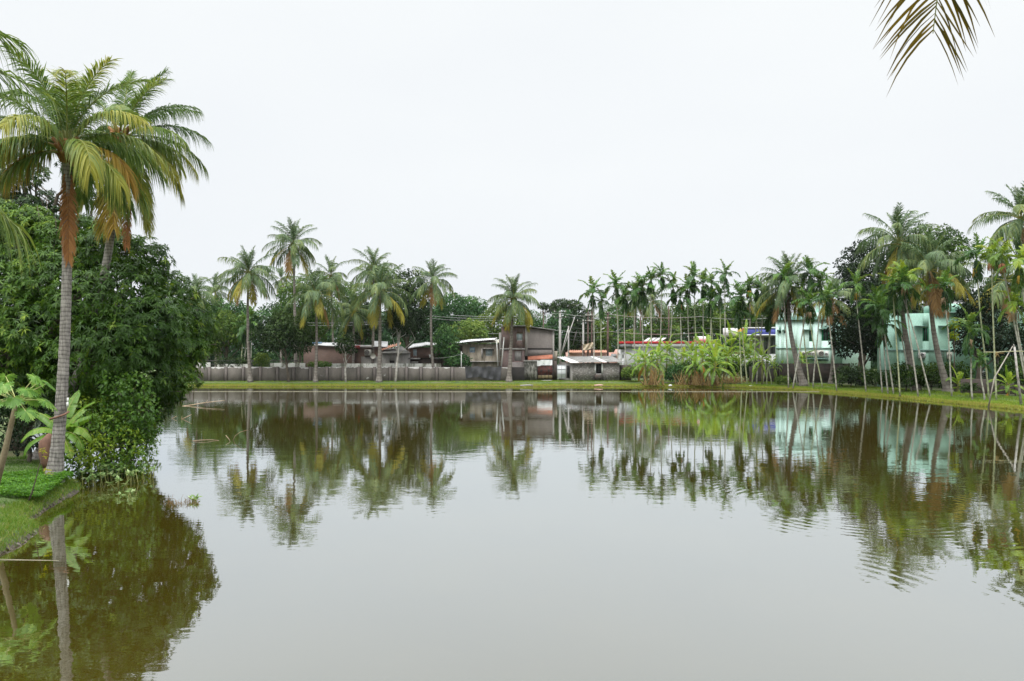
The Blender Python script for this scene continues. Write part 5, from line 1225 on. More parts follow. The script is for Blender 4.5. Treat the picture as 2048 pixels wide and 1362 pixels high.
# ------------------------------------------------------------------ broadleaf trees
BG = 'trees behind the far bank'
T = [
 ('broadleaf_tree', 'dark green round tree standing against the compound wall', 566, 672, 60, 47, 91.3, 'tree_dark', dict(base_px=579, tb=.62, seed=1, L=.3, r0=.14, base_D=91.0, low=-.5)),
 ('broadleaf_tree', 'bright green bushy tree above the left end of the wall', 452, 668, 46, 46, 104, 'tree_mid', dict(seed=2, tb=.6)),
 ('broadleaf_tree', 'small light green tree right beside the mango edge', 412, 690, 30, 34, 102, 'tree_mid', dict(seed=3, tb=.5)),
 ('broadleaf_tree', 'pale hazy broad tree behind the first droopy coconut palm', 440, 628, 60, 34, 130, 'tree_blue', dict(seed=4, tb=.6, L=.5)),
 ('spreading_tree', 'wide pale spreading tree behind the tallest coconut palm', 640, 590, 85, 38, 122, 'tree_pale', dict(seed=5, tb=.3, L=.42, n=22, k=.26, flat=.4, r0=.3)),
 ('broadleaf_tree', 'mid green tree filling the gap under the tallest palm', 600, 650, 60, 60, 112, 'tree_mid', dict(seed=6, tb=.4)),
 ('slender_tree', 'small dark tree with a whitewashed trunk before the compound wall', 691, 690, 22, 26, 91.2, 'tree_dark', dict(seed=7, base_px=692, trunk='bark_white', r0=.1, L=.26, tb=.45, n=10, base_D=91)),
 ('slender_tree', 'second whitewashed slim tree, leafless below, in front of the tiled house', 803, 640, 30, 34, 93.4, 'tree_dark', dict(seed=8, base_px=796, trunk='bark_white', r0=.12, L=.28, tb=.4, base_D=91.2)),
 ('broadleaf_tree', 'tall blackish-green tree above the tiled house', 815, 622, 46, 82, 106, 'tree_dark', dict(seed=9, tb=.35, n=22, L=.34)),
 ('broadleaf_tree', 'dark tree mass between two coconut palms left of the tiled house', 720, 650, 46, 52, 110, 'tree_dark', dict(seed=10, tb=.5)),
 ('broadleaf_tree', 'large fresh green tree with twin humps right of the slender coconut palm', 905, 640, 64, 54, 124, 'tree_blue', dict(seed=11, tb=.5, L=.42, n=20)),
 ('broadleaf_tree', 'rounded green hump tree left of the drooping coconut palm', 946, 634, 34, 42, 127, 'tree_blue', dict(seed=12, tb=.55, L=.42)),
 ('drumstick_tree', 'feathery yellow-green tree rising over the plastered house', 940, 668, 40, 30, 104, 'tree_pale', dict(seed=13, tb=.55, L=.36, flat=.3)),
 ('drumstick_tree', 'feathery green tree leaning over the roof beside the brick hut', 893, 690, 26, 42, 95.2, 'tree_blue', dict(seed=14, tb=.45, L=.3, r0=.1, base_px=905, base_D=95)),
 ('drumstick_tree', 'low leafy shrub-like tree hiding the wall of the plastered house', 915, 722, 28, 16, 94.3, 'tree_blue', dict(seed=15, tb=.4, L=.28, r0=.07)),
 ('broadleaf_tree', 'light green tree directly behind the drooping coconut palm', 1000, 652, 44, 46, 120, 'tree_mid', dict(seed=16, tb=.65)),
 ('broadleaf_tree', 'green tree right behind the half-built house roof', 1062, 660, 34, 38, 122, 'tree_blue', dict(seed=17, tb=.6)),
 ('umbrella_tree', 'dark flat-topped tree, leftmost clump on the skyline', 1086, 612, 11, 7, 145, 'tree_dark', dict(seed=18, tb=.6, L=.4, n=8, k=.5, r0=.15)),
 ('umbrella_tree', 'dark flat-topped tree, widest on the skyline above the utility poles', 1132, 611, 32, 12, 150, 'tree_dark', dict(seed=19, tb=.6, L=.42, n=16, k=.42, r0=.3, low=-.3)),
 ('umbrella_tree', 'dark flat-topped tree, middle clump of the skyline row', 1106, 618, 15, 10, 144, 'tree_dark', dict(seed=20, tb=.6, L=.4, n=9, k=.45, r0=.15)),
 ('broadleaf_tree', 'dense green tree behind the white concrete pole', 1132, 668, 52, 50, 126, 'tree_blue', dict(seed=21, tb=.42, L=.4, n=20)),
 ('broadleaf_tree', 'dark leafy tree just behind the transformer rack', 1163, 664, 26, 54, 118, 'tree_dark', dict(seed=22, tb=.5)),
 ('broadleaf_tree', 'light green tree between the rack and the dark pole', 1200, 680, 26, 40, 122, 'tree_mid', dict(seed=23, tb=.7)),
 ('broadleaf_tree', 'pale domed tree behind the first areca palms', 1238, 655, 44, 44, 140, 'tree_blue', dict(seed=24, tb=.7, L=.46)),
 ('broadleaf_tree', 'yellowish bushy tree above the left end of the red band', 1262, 682, 30, 22, 118, 'tree_pale', dict(seed=25, tb=.5)),
 ('broadleaf_tree', 'pale green loose tree above the middle of the red-banded building', 1318, 662, 42, 34, 128, 'tree_pale', dict(seed=26, tb=.35, L=.42)),
 ('broadleaf_tree', 'broad dark canopy with lit tops left of the blue fascia', 1385, 645, 66, 40, 136, 'tree_mid', dict(seed=27, tb=.36, L=.44, n=22, tv=.24)),
 ('broadleaf_tree', 'broad canopy continuing right of the lit dark one', 1462, 640, 60, 38, 140, 'tree_mid', dict(seed=28, tb=.4, L=.44, n=20, tv=.22)),
 ('broadleaf_tree', 'yellow-green canopy just left of the mint house', 1525, 634, 44, 36, 132, 'tree_pale', dict(seed=29, tb=.25, L=.42)),
 ('broadleaf_tree', 'tall dark tree with gaps of sky right of the mint house', 1727, 555, 56, 74, 92, 'tree_dark', dict(seed=30, tb=.4, n=26, k=.25, r0=.35, L=.32)),
 ('broadleaf_tree', 'wide near-black tree hiding the mint house corner', 1724, 664, 62, 78, 84, 'tree_dark', dict(seed=31, tb=.25, n=20, r0=.3, L=.32)),
 ('broadleaf_tree', 'great rounded tree top behind the two tall right coconut palms', 1858, 505, 72, 56, 104, 'tree_mid', dict(seed=32, tb=.22, n=26, k=.26, r0=.5, L=.38)),
 ('broadleaf_tree', 'dark tree left of the mint villa windows', 1776, 640, 56, 84, 79.5, 'tree_dark', dict(seed=33, tb=.25, n=20, L=.3)),
 ('broadleaf_tree', 'dark tree covering the middle of the mint villa', 1957, 660, 46, 80, 69.5, 'tree_dark', dict(seed=34, tb=.22, n=22, k=.3, L=.28)),
 ('broadleaf_tree', 'dark tree behind the right-hand lime areca crown', 2036, 700, 42, 62, 66, 'tree_dark', dict(seed=35, tb=.25, n=14, L=.26)),
 ('broadleaf_tree', 'tall dark tree at the right picture edge behind the palms', 2020, 590, 55, 46, 82, 'tree_dark', dict(seed=36, tb=.3, n=20, k=.27, L=.32, r0=.35)),
 ('broadleaf_tree', 'dark tree behind the leaning right coconut trunk', 1905, 575, 36, 46, 84, 'tree_dark', dict(seed=37, tb=.3, n=16, L=.3)),
]
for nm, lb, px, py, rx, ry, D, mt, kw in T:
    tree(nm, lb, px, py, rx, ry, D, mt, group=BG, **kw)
BS = 'shrubs along the banks'
S = [
 ('shrub', 'small yellow-green leafy shrub, upper of two beside the villa window', 1909, 650, 10, 10, 68.2, 'lime_leaf', dict(seed=50, L=.2, n=8, r0=.03)),
 ('shrub', 'small yellow-green leafy shrub, lower of two beside the villa window', 1908, 672, 9, 9, 68.2, 'lime_leaf', dict(seed=51, L=.2, n=8, r0=.03)),
 ('hedge_shrub', 'dense dark shrub at the foot of the near-black tree', 1702, 752, 34, 24, 78, 'tree_dark', dict(seed=52, tb=.6, L=.24, r0=.05)),
 ('hedge_shrub', 'rounded green shrub below the leaning areca group', 1750, 757, 28, 20, 76, 'tree_mid', dict(seed=53, tb=.3, L=.24, r0=.05)),
 ('hedge_shrub', 'leafy hedge bush under the left part of the mint villa', 1812, 752, 36, 26, 70.5, 'tree_mid', dict(seed=54, tb=.3, L=.24, r0=.05, n=18)),
 ('hedge_shrub', 'leafy hedge bush under the first villa window', 1862, 752, 34, 27, 70, 'tree_mid', dict(seed=55, tb=.33, L=.24, r0=.05, n=18)),
 ('hedge_shrub', 'leafy hedge bush right of the leaning coconut trunk', 1912, 748, 28, 24, 69, 'tree_mid', dict(seed=56, tb=.3, L=.24, r0=.05)),
 ('hedge_shrub', 'low dark hedge at the right edge by the lone post', 2030, 745, 34, 34, 62.5, 'tree_mid', dict(seed=57, tb=.2, L=.22, r0=.05)),
 ('shrub', 'low leafy bush beside the grey outbuilding', 1262, 746, 20, 13, 91, 'tree_mid', dict(seed=58, tb=.75, L=.22, r0=.03)),
 ('shrub', 'dark low bush between the two banana clumps', 1350, 748, 22, 20, 89, 'tree_blue', dict(seed=59, tb=.5, L=.24, r0=.04)),
 ('shrub', 'dark bush behind the straw-coloured banana stalks', 1378, 742, 24, 20, 90, 'tree_mid', dict(seed=60, tb=.35, L=.24, r0=.04)),
 ('shrub', 'small green bush at the foot of the brick garden wall', 1566, 760, 16, 9, 84, 'tree_mid', dict(seed=61, tb=.6, L=.18, r0=.02)),
 ('shrub', 'bright green climber bush above the wall left of the round dark tree', 523, 722, 15, 18, 95, 'tree_mid', dict(seed=62, tb=.8, L=.22, r0=.03)),
 ('shrub', 'dark bush behind the wall below the bright green tree', 470, 724, 40, 9, 99, 'tree_dark', dict(seed=63, tb=.5, L=.24, r0=.03)),
 ('shrub', 'yellowish bush poking above the wall left of the slanting palm', 640, 729, 24, 6, 94, 'tree_pale', dict(seed=64, tb=.4, L=.2, r0=.02)),
 ('shrub', 'green bush between bananas and the white wall', 1452, 735, 24, 22, 92, 'tree_mid', dict(seed=65, tb=.35, L=.24, r0=.04)),
 ('shrub', 'dark hedge behind the row of thin areca trunks', 1525, 742, 44, 20, 91, 'tree_dark', dict(seed=66, tb=.5, L=.24, r0=.04)),
 ('shrub', 'brown-green bush by the small right banana plant', 1940, 775, 16, 10, 62, 'tree_mid', dict(seed=67, tb=.3, L=.18, r0=.02)),
]
for nm, lb, px, py, rx, ry, D, mt, kw in S:
    tree(nm, lb, px, py, rx, ry, D, mt, group=BS, cat='shrub', **kw)

# ------------------------------------------------------------------ coconut palms
def cp(cx, cy, bx, D, r, label, seed, n=24, by=None, **k):
    b = np.array([PX(bx, D), D, .38]); t = P(cx, cy, D)
    return coconut(b, t, r * D / F / 3.35, n, seed, label, **k)
cp(497, 548, 501, 91, 56, 'droopy coconut palm left of the tallest one, ragged yellow fronds on its left', 1, 28, skip_up=0, yellow=5, brown=2, bow=-.15, rb=.22)
cp(587, 490, 592, 99, 52, 'tallest coconut palm of the far bank, crown high above all others', 2, 26, yellow=4, brown=1, rb=.24)
cp(632, 590, 631, 91, 58, 'coconut palm with an orange flower cluster right of the tallest palm', 3, 22, nuts='o', yellow=3, brown=1, bow=.1)
cp(662, 553, 668, 112, 42, 'smaller coconut palm peeping over the orange-flowered one', 4, 18, yellow=1)
cp(760, 582, 758, 91, 60, 'coconut palm with a long yellow frond hanging before its trunk', 5, 26, yellow=5, brown=0, bow=.05, rb=.26)
cp(748, 540, 745, 98, 48, 'coconut palm crown just above and behind the yellow-fronded palm', 6, 22, yellow=1)
cp(708, 625, 706, 97, 44, 'low coconut palm with hanging pale fronds above the red cloth', 7, 22, yellow=3, brown=0)
cp(865, 562, 869, 95, 46, 'slender dark-trunked coconut palm before the brick hut', 8, 22, yellow=2, brown=1, bow=-.25, rb=.18)
cp(1027, 600, 1018, 91.2, 50, 'short heavy-headed coconut palm beside the half-built house', 9, 30, yellow=6, brown=0, rb=.26)
cp(392, 588, 395, 125, 44, 'hazy coconut palm, leftmost behind the mango', 10, 20)
cp(430, 582, 432, 138, 36, 'hazy small coconut palm, second behind the mango', 11, 18)
cp(562, 560, 562, 140, 28, 'faint small coconut crown left of the tallest trunk', 12, 16)
cp(1236, 618, 1236, 140, 34, 'faint coconut palm behind the second areca pair', 13, 18)
cp(1271, 598, 1271, 132, 34, 'pale coconut palm left of two behind the middle arecas', 14, 20)
cp(1305, 606, 1306, 128, 40, 'pale coconut palm right of two behind the middle arecas', 15, 20)
cp(1186, 640, 1186, 135, 26, 'faint coconut palm behind the leftmost areca', 16, 16)
cp(1500, 608, 1500, 130, 26, 'faint coconut crown left of the mint house parapet', 17, 14)
cp(1577, 572, 1608, 82, 66, 'leaning coconut palm in front of the mint house, curved trunk', 18, 28, yellow=4, brown=2, bow=-.5, rb=.34, rt=.13)
cp(1664, 598, 1661, 85, 48, 'yellow-tipped coconut palm with brown skirts beside the mint house', 19, 24, yellow=6, brown=4, bow=.3)
cp(1797, 487, 1833, 70.5, 76, 'tall coconut palm before the great rounded tree, left of the right pair', 20, 26, yellow=2, brown=1, nuts=True, bow=-.3, rb=.3)
cp(1860, 540, 1897, 67.5, 76, 'leaning coconut palm with bundled brown fronds, right of the right pair', 21, 26, yellow=4, brown=5, bow=-.45, rb=.3)
cp(2042, 440, 2075, 78, 78, 'tall coconut palm at the right edge, crown highest on the right', 22, 24, yellow=1, brown=1)
cp(2012, 560, 1990, 70, 80, 'arching coconut palm low behind the lime areca crowns', 23, 18, yellow=3, brown=2)

# ------------------------------------------------------------------ areca palms: crown column/row, base column/row
AR = [
 (1185, 577, 1188, 757, 'leftmost tall areca palm, standing before the grey outbuilding', 'g', None, 0),
 (1203, 598, 1203.6, 758, 'areca palm second from the left, crown drooping lower than its neighbour', 's', None, 0),
 (1231.6, 563, 1236, 758, 'areca palm at the right end of the grey outbuilding', 'g', None, 0),
 (1249, 585, 1253, 755, 'areca palm with a long hanging skirt beside the outbuilding corner', 's', None, 0),
 (1270, 579, 1270, 752, 'lighter-crowned areca palm left of the straw-based banana clump', 'g', None, 0),
 (1284, 568, 1287, 757, 'dark skirted areca palm above the straw-based banana clump', 's', None, 0),
 (1301, 550, 1302, 760, 'broad-crowned areca palm, left of the tall middle pair', 's', None, 0),
 (1324, 541, 1320, 757, 'areca palm with a pale shaft, right of the tall middle pair', 'g', None, 0),
 (1346, 566, 1338, 758, 'areca palm leaning right between the two banana clumps', 'g', None, 0),
 (1360, 587, 1365, 760, 'short areca palm with rusty fruit between the banana clumps', 's', 'fruit_pink', 0),
 (1375, 568, 1380, 758, 'areca palm just left of the tallest middle crown', 'g', None, 0),
 (1388, 545, 1395, 759, 'tallest areca palm of the middle row, ragged top leaning left', 's', None, 0),
 (1406, 560, 1407, 760, 'areca palm with a bottle-shaped skirt right of the tallest middle one', 's', None, 0),
 (1423, 559, 1420, 761, 'areca palm with split upright top above the large banana clump', 's', None, 0),
 (1421, 594, 1431, 761, 'lower bushy areca palm above the large banana clump', 'g', None, 0),
 (1440, 582, 1440, 762, 'areca palm half in front of the isolated tall crown', 'g', None, 0),
 (1450, 542, 1453, 763, 'isolated tall areca crown right of the middle row', 'g', None, 0),
 (1476, 615, 1484, 766, 'small low areca palm with a dark crown left of the blue fascia', 's', None, 0),
 (1482, 585, 1494, 766, 'leaning areca palm with an ash-grey frond at its left', 's', None, 0),
 (1499, 560, 1543, 767, 'strongly leaning areca palm with a yellow fruit bunch', 'g', 'fruit_yellow', 0),
 (1514, 567, 1504, 766, 'areca palm behind the yellow-fruited one', 'g', None, 0),
 (1528, 585, 1514, 766, 'dark areca palm left of the leaning coconut crown', 's', 'fruit_tan', 0),
 (1545, 606, 1525, 767, 'low areca palm before the blue fascia', 'g', None, 0),
 (1538, 620, 1534, 767, 'short thin areca palm beside the left corner of the mint house', 'g', None, 0),
 (1567, 545, 1576, 771, 'areca palm with a rusty pink fruit bunch before the mint house corner', 'g', 'fruit_pink', 0),
 (1604, 582, 1617, 771, 'areca palm with yellowing skirt right of the leaning coconut palm', 's', 'fruit_yellow', 0),
 (1621, 537, 1586, 772, 'tall thin areca palm passing behind the curved coconut trunk', 'g', None, 0),
 (1640, 558, 1627, 772, 'tall areca palm at the stair room of the mint house', 'g', None, 0),
 (1618, 598, 1644, 773, 'areca palm crossing the green shuttered window of the mint house', 's', 'fruit_tan', 0),
 (1655, 590, 1673, 777, 'areca palm before the brown-skirted coconut palm', 's', None, 0),
 (1711, 562, 1732, 780, 'lone areca palm with an orange seed head before the near-black tree', 'g', 'fruit_yellow', 0),
 (1757, 604, 1765, 782, 'left of three close areca palms with dry pale leaf tips', 's', None, 0),
 (1766, 640, 1776, 783, 'lowest-headed of three close areca palms', 's', 'fruit_tan', 0),
 (1764, 612, 1787, 784, 'rightmost of three close areca palms, trunk leaning left', 'g', None, 0),
 (1786, 565, 1800, 787, 'areca palm just left of the yellow-topped areca', 'g', None, 0),
 (1790, 575, 1823, 782, 'thin leaning areca palm behind the tall coconut trunk', 'g', None, 0),
 (1809, 548, 1836, 789, 'yellow-topped areca palm with withered flower stalks', 's', 'fruit_tan', 1),
 (1806, 566, 1861.5, 789, 'most strongly leaning areca palm, trunk crossing the white air conditioner', 'g', None, 0),
 (1889, 568, 1904.5, 790, 'areca palm with yellow skirts in front of the leaning coconut palm', 's', 'fruit_tan', 0),
 (1938.6, 650, 1946, 796, 'low areca palm beside the yellow-green shrubs', 's', 'fruit_tan', 0),
 (1953, 506, 1977, 796, 'tall dark-crowned areca palm left of the lime-topped group', 's', 'fruit_yellow', 0),
 (1983, 500, 1992.6, 798, 'lime-green areca palm, left of the lime-topped group', 'l', 'fruit_pink', 1),
 (2004, 500, 2058, 800, 'lime-green areca palm with rusty stalks, trunk leaning to the right edge', 'l', 'fruit_pink', 1),
 (2030, 596, 2066, 800, 'bright lime areca palm lower at the right edge', 'l', 'fruit_tan', 1),
 (2040, 520, 2080, 802, 'areca palm with hanging yellow stalks at the right picture edge', 's', 'fruit_yellow', 1),
 (1961, 712, 1968, 797, 'stunted areca palm with a drooping head under the horizontal bamboo', 'l', None, 0),
 (1573, 600, 1595, 769, 'short areca palm partly behind the leaning coconut palm', 'g', None, 0),
 (487, 655, 479, 748, 'dark areca palm behind the compound wall, left of two', 's', None, 0),
 (494, 642, 486, 748, 'areca palm behind the compound wall, right of two', 'g', None, 0),
 (503, 625, 503, 748, 'slim areca palm beside the droopy coconut trunk', 'g', None, 0),
]
for k, (cx, cy, bx, by, lb, kind, fr_, lime) in enumerate(AR):
    D = min(5734 / (by - 700), 96.5) if by > 750 else 100.0
    t = P(cx, cy + 8, D)
    areca((PX(bx, D), D, .38), t, lb, 100 + k, kind, fruit=fr_, lime=bool(lime), size=(1.02 if D > 78 else 1.0) * random.Random(k * 3).uniform(.85, 1.12) * (.86 if kind == 'l' else 1) * (.62 if cy > 700 else 1), bow=random.Random(k).uniform(-.12, .12), r0=.075 if D > 75 else .068)

# ------------------------------------------------------------------ banana plants
BN = [
 (1276, 726, 1278, 760, 7, .9, 0, 'banana plant furthest left, low beside the outbuilding corner'),
 (1334, 700, 1332, 758, 8, 1.05, 0, 'banana plant with dark leaves between the straw-based clump and the torn yellow one'),
 (1382, 702, 1384, 758, 8, 1.0, 0, 'banana plant just left of the tallest banana of the large clump'),
 (1440, 700, 1438, 757, 8, 1.1, 0, 'banana plant behind the yellow-ribbed one'),
 (1500, 706, 1500, 756, 8, 1.0, 0, 'banana plant filling the gap below the blue fascia'),
 (1470, 738, 1472, 762, 7, .75, 0, 'small spreading banana plant at the right foot of the large clump'),
 (1290, 716, 1291, 765, 9, 1.0, 1, 'banana plant at the left of the straw-based clump, one orange dry leaf'),
 (1316, 712, 1308, 764, 9, 1.05, 0, 'banana plant with a tall upright leaf in the straw-based clump'),
 (1303, 724, 1316, 763, 8, .85, 1, 'low banana plant at the front of the straw-based clump'),
 (1366, 716, 1366, 760, 9, .95, 2, 'banana plant with yellow torn leaves between the clumps'),
 (1405, 712, 1400, 766, 10, 1.15, 1, 'banana plant with a hanging orange leaf in the large clump'),
 (1419, 700, 1412, 765, 8, 1.2, 0, 'tallest banana plant with paired upright leaves in the large clump'),
 (1431, 722, 1424, 768, 10, 1.1, 0, 'banana plant with yellow ribs drooping to the water'),
 (1455, 712, 1445, 764, 9, 1.05, 0, 'banana plant at the right of the large clump'),
 (1390, 728, 1388, 766, 8, .9, 1, 'low banana plant at the left foot of the large clump'),
 (1463, 690, 1462, 750, 9, 1.2, 0, 'banana plant behind the clump before the white block'),
 (1488, 686, 1490, 748, 9, 1.25, 0, 'dark green banana plant before the coloured emblem'),
 (1524, 715, 1524.5, 767, 7, .9, 0, 'small banana plant with one erect bright leaf among thin areca trunks'),
 (1510, 722, 1508, 760, 7, .85, 0, 'banana plant low behind the thin areca trunks'),
 (1549, 730, 1551, 766, 6, .6, 0, 'small banana plant beside the brick garden wall'),
 (1572, 716, 1572, 758, 6, .95, 0, 'banana plant with arching leaves at the mint house corner'),
 (1604, 718, 1606, 756, 6, .8, 0, 'banana plant behind the curved coconut trunk'),
 (1480, 724, 1481, 758, 7, .9, 0, 'banana plant with low spreading leaves below the emblem'),
 (1917, 766, 1913, 785, 7, .8, 0, 'banana plant in front of the dark hedge right of the leaning coconut trunk'),
 (2017, 768, 2016, 793, 8, .85, 1, 'banana plant with dry lower leaves beside the lone post'),
 (1342, 722, 1340, 760, 7, .85, 0, 'banana plant with broad dull leaves left of the torn yellow one'),
]
for k, (cx, cy, bx, by, n, sz, dry, lb) in enumerate(BN):
    D = min(5734 / (by - 700), 96) if by > 755 else 94 + k * .1
    if by < 758: D = 93.0
    b = (PX(bx, D), D, .36)
    banana(b, PZ(cy, D) - .36, lb, 500 + k, n + 6, sz * 1.1, dry, lean=PX(cx, D) - PX(bx, D), stem=.1)
# dry stalk bundles at the feet of the clumps
def stalks(px, D, w_, h_, n, label, seed):
    rg = np.random.default_rng(seed); mb = MB(); c = np.array([PX(px, D), D, .2])
    for _ in range(n):
        a = c + [rg.normal(0, w_), rg.normal(0, w_ * .6), 0]; e = a + [rg.normal(0, w_ * .8), rg.normal(0, .3), h_ * rg.uniform(.15, 1.1)]
        mb.tube([a, (a + e) / 2 + rg.normal(0, .05, 3), e], [.035, .028, .012], 4, rg.uniform(0, 1), False)
    return solo('dry_stalks', mb, M['straw'], tuple(c), label, 'dry stalks', 'dry banana stalks on the bank')
stalks(1306, 86.6, .6, 2.0, 70, 'bundle of straw-coloured dry stalks under the left banana clump', 1)
stalks(1398, 86.0, .35, 1.6, 60, 'dark dry stalks at the left foot of the large banana clump', 2)
stalks(1424, 84.8, .55, 1.5, 60, 'brown dry stalks reaching the water under the large banana clump', 3)
stalks(1368, 87.0, .5, 1.6, 50, 'thin dry stems between the two banana clumps', 4)
mb = MB(); rg = np.random.default_rng(9)
c = np.array([PX(1462, 88), 88, .4])
for _ in range(320):
    a = c + [rg.normal(0, .8), rg.normal(0, .4), abs(rg.normal(0, .35))]; mb.tube([a, a + rg.normal(0, .4, 3) * [1, 1, .5]], [.02, .01], 4, rg.uniform(0, 1), False)
solo('brushwood_pile', mb, M['straw'], tuple(c), 'heap of grey-brown brushwood right of the large banana clump', 'brushwood')

# ------------------------------------------------------------------ bamboo frame on the right bank
mb = MB(); mb.tube([P(2025, 693, 57.0), P(1989, 755, 55.5), (PX(1955, 57.0), 57.0 - 1.2, -.3)], [.035, .045, .05], 8); mb.lathe(P(2025, 693, 57) - [0, 0, .03], [(.04, 0), (.035, .08), (.01, .085)], 8)
solo('bamboo_pole', mb, M['bamboo'], (PX(1955, 57), 55.8, 0), 'long bamboo pole slanting down into the water on the right bank', 'pole', smooth=True)
mb = MB()
pts = np.array([P(1969, 704, 56.6), P(1990, 704.5, 56.6), P(2010, 703, 56.6), P(2030, 702.5, 56.6), P(2075, 703, 56.6)]); mb.tube(pts, [.025, .028, .03, .032, .035], 8)
for p_ in pts[1:4]: mb.tube([p_ - [.03, 0, 0], p_ + [.03, 0, 0]], .04, 8)
solo('bamboo_rail', mb, M['bamboo_fresh'], tuple(pts[0]), 'horizontal pale bamboo lashed between palm and post on the right bank', 'pole', smooth=True)
mb = MB(); mb.tube([(PX(2043, 54.5), 54.5, .1), P(2034, 740, 54.7), P(2029, 694, 55)], [.085, .075, .065], 8); mb.tube([P(2029, 694, 55), P(2027, 688, 55)], [.05, .02], 6)
solo('tree_stump_post', mb, M['bark_white'], (PX(2043, 54.5), 54.5, .35), 'lone pale post near the right edge beside the slanting bamboo', 'post', smooth=True)
mb = MB(); p_ = P(1994, 706, 56.5)
for _ in range(30):
    d_ = np.random.default_rng(_).normal(0, .14, 3); mb.tube([p_, p_ + d_ - [0, 0, .1]], [.02, .006], 4, .8, False)
solo('tie_bundle', mb, M['straw'], tuple(p_), 'tuft of dry binding where the bamboo rail meets the areca trunk', 'binding')
#%%NEAR
# ------------------------------------------------------------------ near left bank: coconut palms
def near_palm(base, top, specs, label, seed, rb=.175, rt=.12, mid=None, bark='trunk_near', cat='palm tree', group='large palms close to the camera', Lk=1.0, fine=True):
    """specs: (azimuth deg, elevation, bend, kind, length)"""
    r = random.Random(seed); root = thing('coconut_palm', label, cat, base, group)
    b, t = np.asarray(base, float), np.asarray(top, float)
    s = np.linspace(0, 1, 90)[:, None]; m = np.asarray(mid, float) if mid is not None else (b + t) / 2
    pts = b * (1 - s) ** 2 + 2 * m * s * (1 - s) + t * s * s; s = s[:, 0]
    pts = np.vstack([pts[0] - [0, 0, .35], pts]); s = np.append([0], s)
    rad = rt + (rb - rt) * (1 - s) ** 1.5 + .1 * np.exp(-s * 16); rad *= 1 + .025 * np.sin(np.arange(91) * 1.9) + .015 * np.random.default_rng(seed).standard_normal(91)
    mb = MB(); mb.tube(pts, rad, 20); obj('trunk', mb, M[bark], root, True)
    mb = MB()
    for k in range(16):
        a = k * 2.4; e = .5 + .5 * (k / 16); q = t + [cos(a) * .1, sin(a) * .1, -.35 + .03 * k]
        mb.tube([q, q + [cos(a) * .13, sin(a) * .13, .22], q + [cos(a) * .26, sin(a) * .26, .42 * e]], [.09, .075, .045], 7)
    obj('leaf_base', mb, M['petiole_orange'], root, True)
    for k, (az, th, be, kind, L) in enumerate(specs):
        dr = .3 if kind == 'k' else (.45 if th > 60 else .75 if th > 30 else .9) if th > -40 else .5
        tint = {'g': .57, 'y': .45, 'o': .5, 'm': .72, 'k': .45}[kind] + r.uniform(-.12, .12)
        mat_ = {'g': 'palm', 'm': 'palm', 'y': 'palm_yellow', 'o': 'palm_brown', 'k': 'palm_olive_brown'}[kind]
        lf, st = near_frond(seed * 100 + k, L=L * Lk, th0=th, bend=be, droop=dr, tint=tint, tgrad=.35 if kind != 'g' else .22, side_sway=.06 if kind != 'o' else 0.0, ll=1.05 * Lk if kind != 'o' else .5 * Lk, rr=.034, **(dict(fwd=(18, 44), lw=.032, nl=104) if kind == 'k' else {}))
        off = t + [0.0, 0.0, r.uniform(-.12, .08)]
        m1_, m2_ = MB(), MB(); m1_.merge(lf, rz=R(az), off=off); m2_.merge(st, rz=R(az), off=off)
        f = obj('frond', m1_, M[mat_], root, label={'y': 'yellowing frond', 'o': 'orange-brown dead frond hanging straight down'}.get(kind))
        obj('stalk', m2_, M['rachis'] if kind in 'gmk' else M['petiole_orange'], f)
    return root
DA = 22.5
# azimuth 0 = right in the picture, 90 = away, 180 = left, 270 = towards the camera
near_palm((PX(108, DA), DA, .36), P(134, 305, DA), [
    (100, 84, 58, 'g', 3.9), (250, 80, 66, 'g', 3.7), (20, 80, 70, 'g', 3.8), (165, 76, 78, 'g', 3.9), (300, 74, 86, 'm', 3.7), (60, 70, 84, 'g', 3.8), (215, 66, 92, 'g', 3.8), (135, 82, 74, 'g', 3.9), (340, 84, 60, 'm', 3.7),
    (345, 60, 100, 'm', 3.6), (130, 54, 90, 'g', 3.8), (190, 50, 96, 'm', 3.8), (265, 52, 108, 'm', 3.3), (10, 44, 108, 'm', 3.5), (45, 38, 98, 'g', 3.6), (160, 38, 92, 'm', 3.7), (85, 50, 90, 'g', 3.6),
    (235, 30, 108, 'm', 3.3), (315, 26, 110, 'm', 3.1), (200, 26, 96, 'y', 3.1), (355, 30, 118, 'y', 2.7), (110, 15, 82, 'g', 3.2), (180, 8, 66, 'y', 2.4), (340, 4, 70, 'm', 2.8), (25, 2, 70, 'm', 2.9),
    (70, 0, 66, 'g', 3.0), (225, -8, 60, 'm', 2.5), (310, -84, 5, 'o', 3.75)], 'nearest full coconut palm on the left bank with an orange dead frond down its trunk', 41, mid=(PX(139, DA), DA, 3.9), Lk=.84)
DB = 27.5
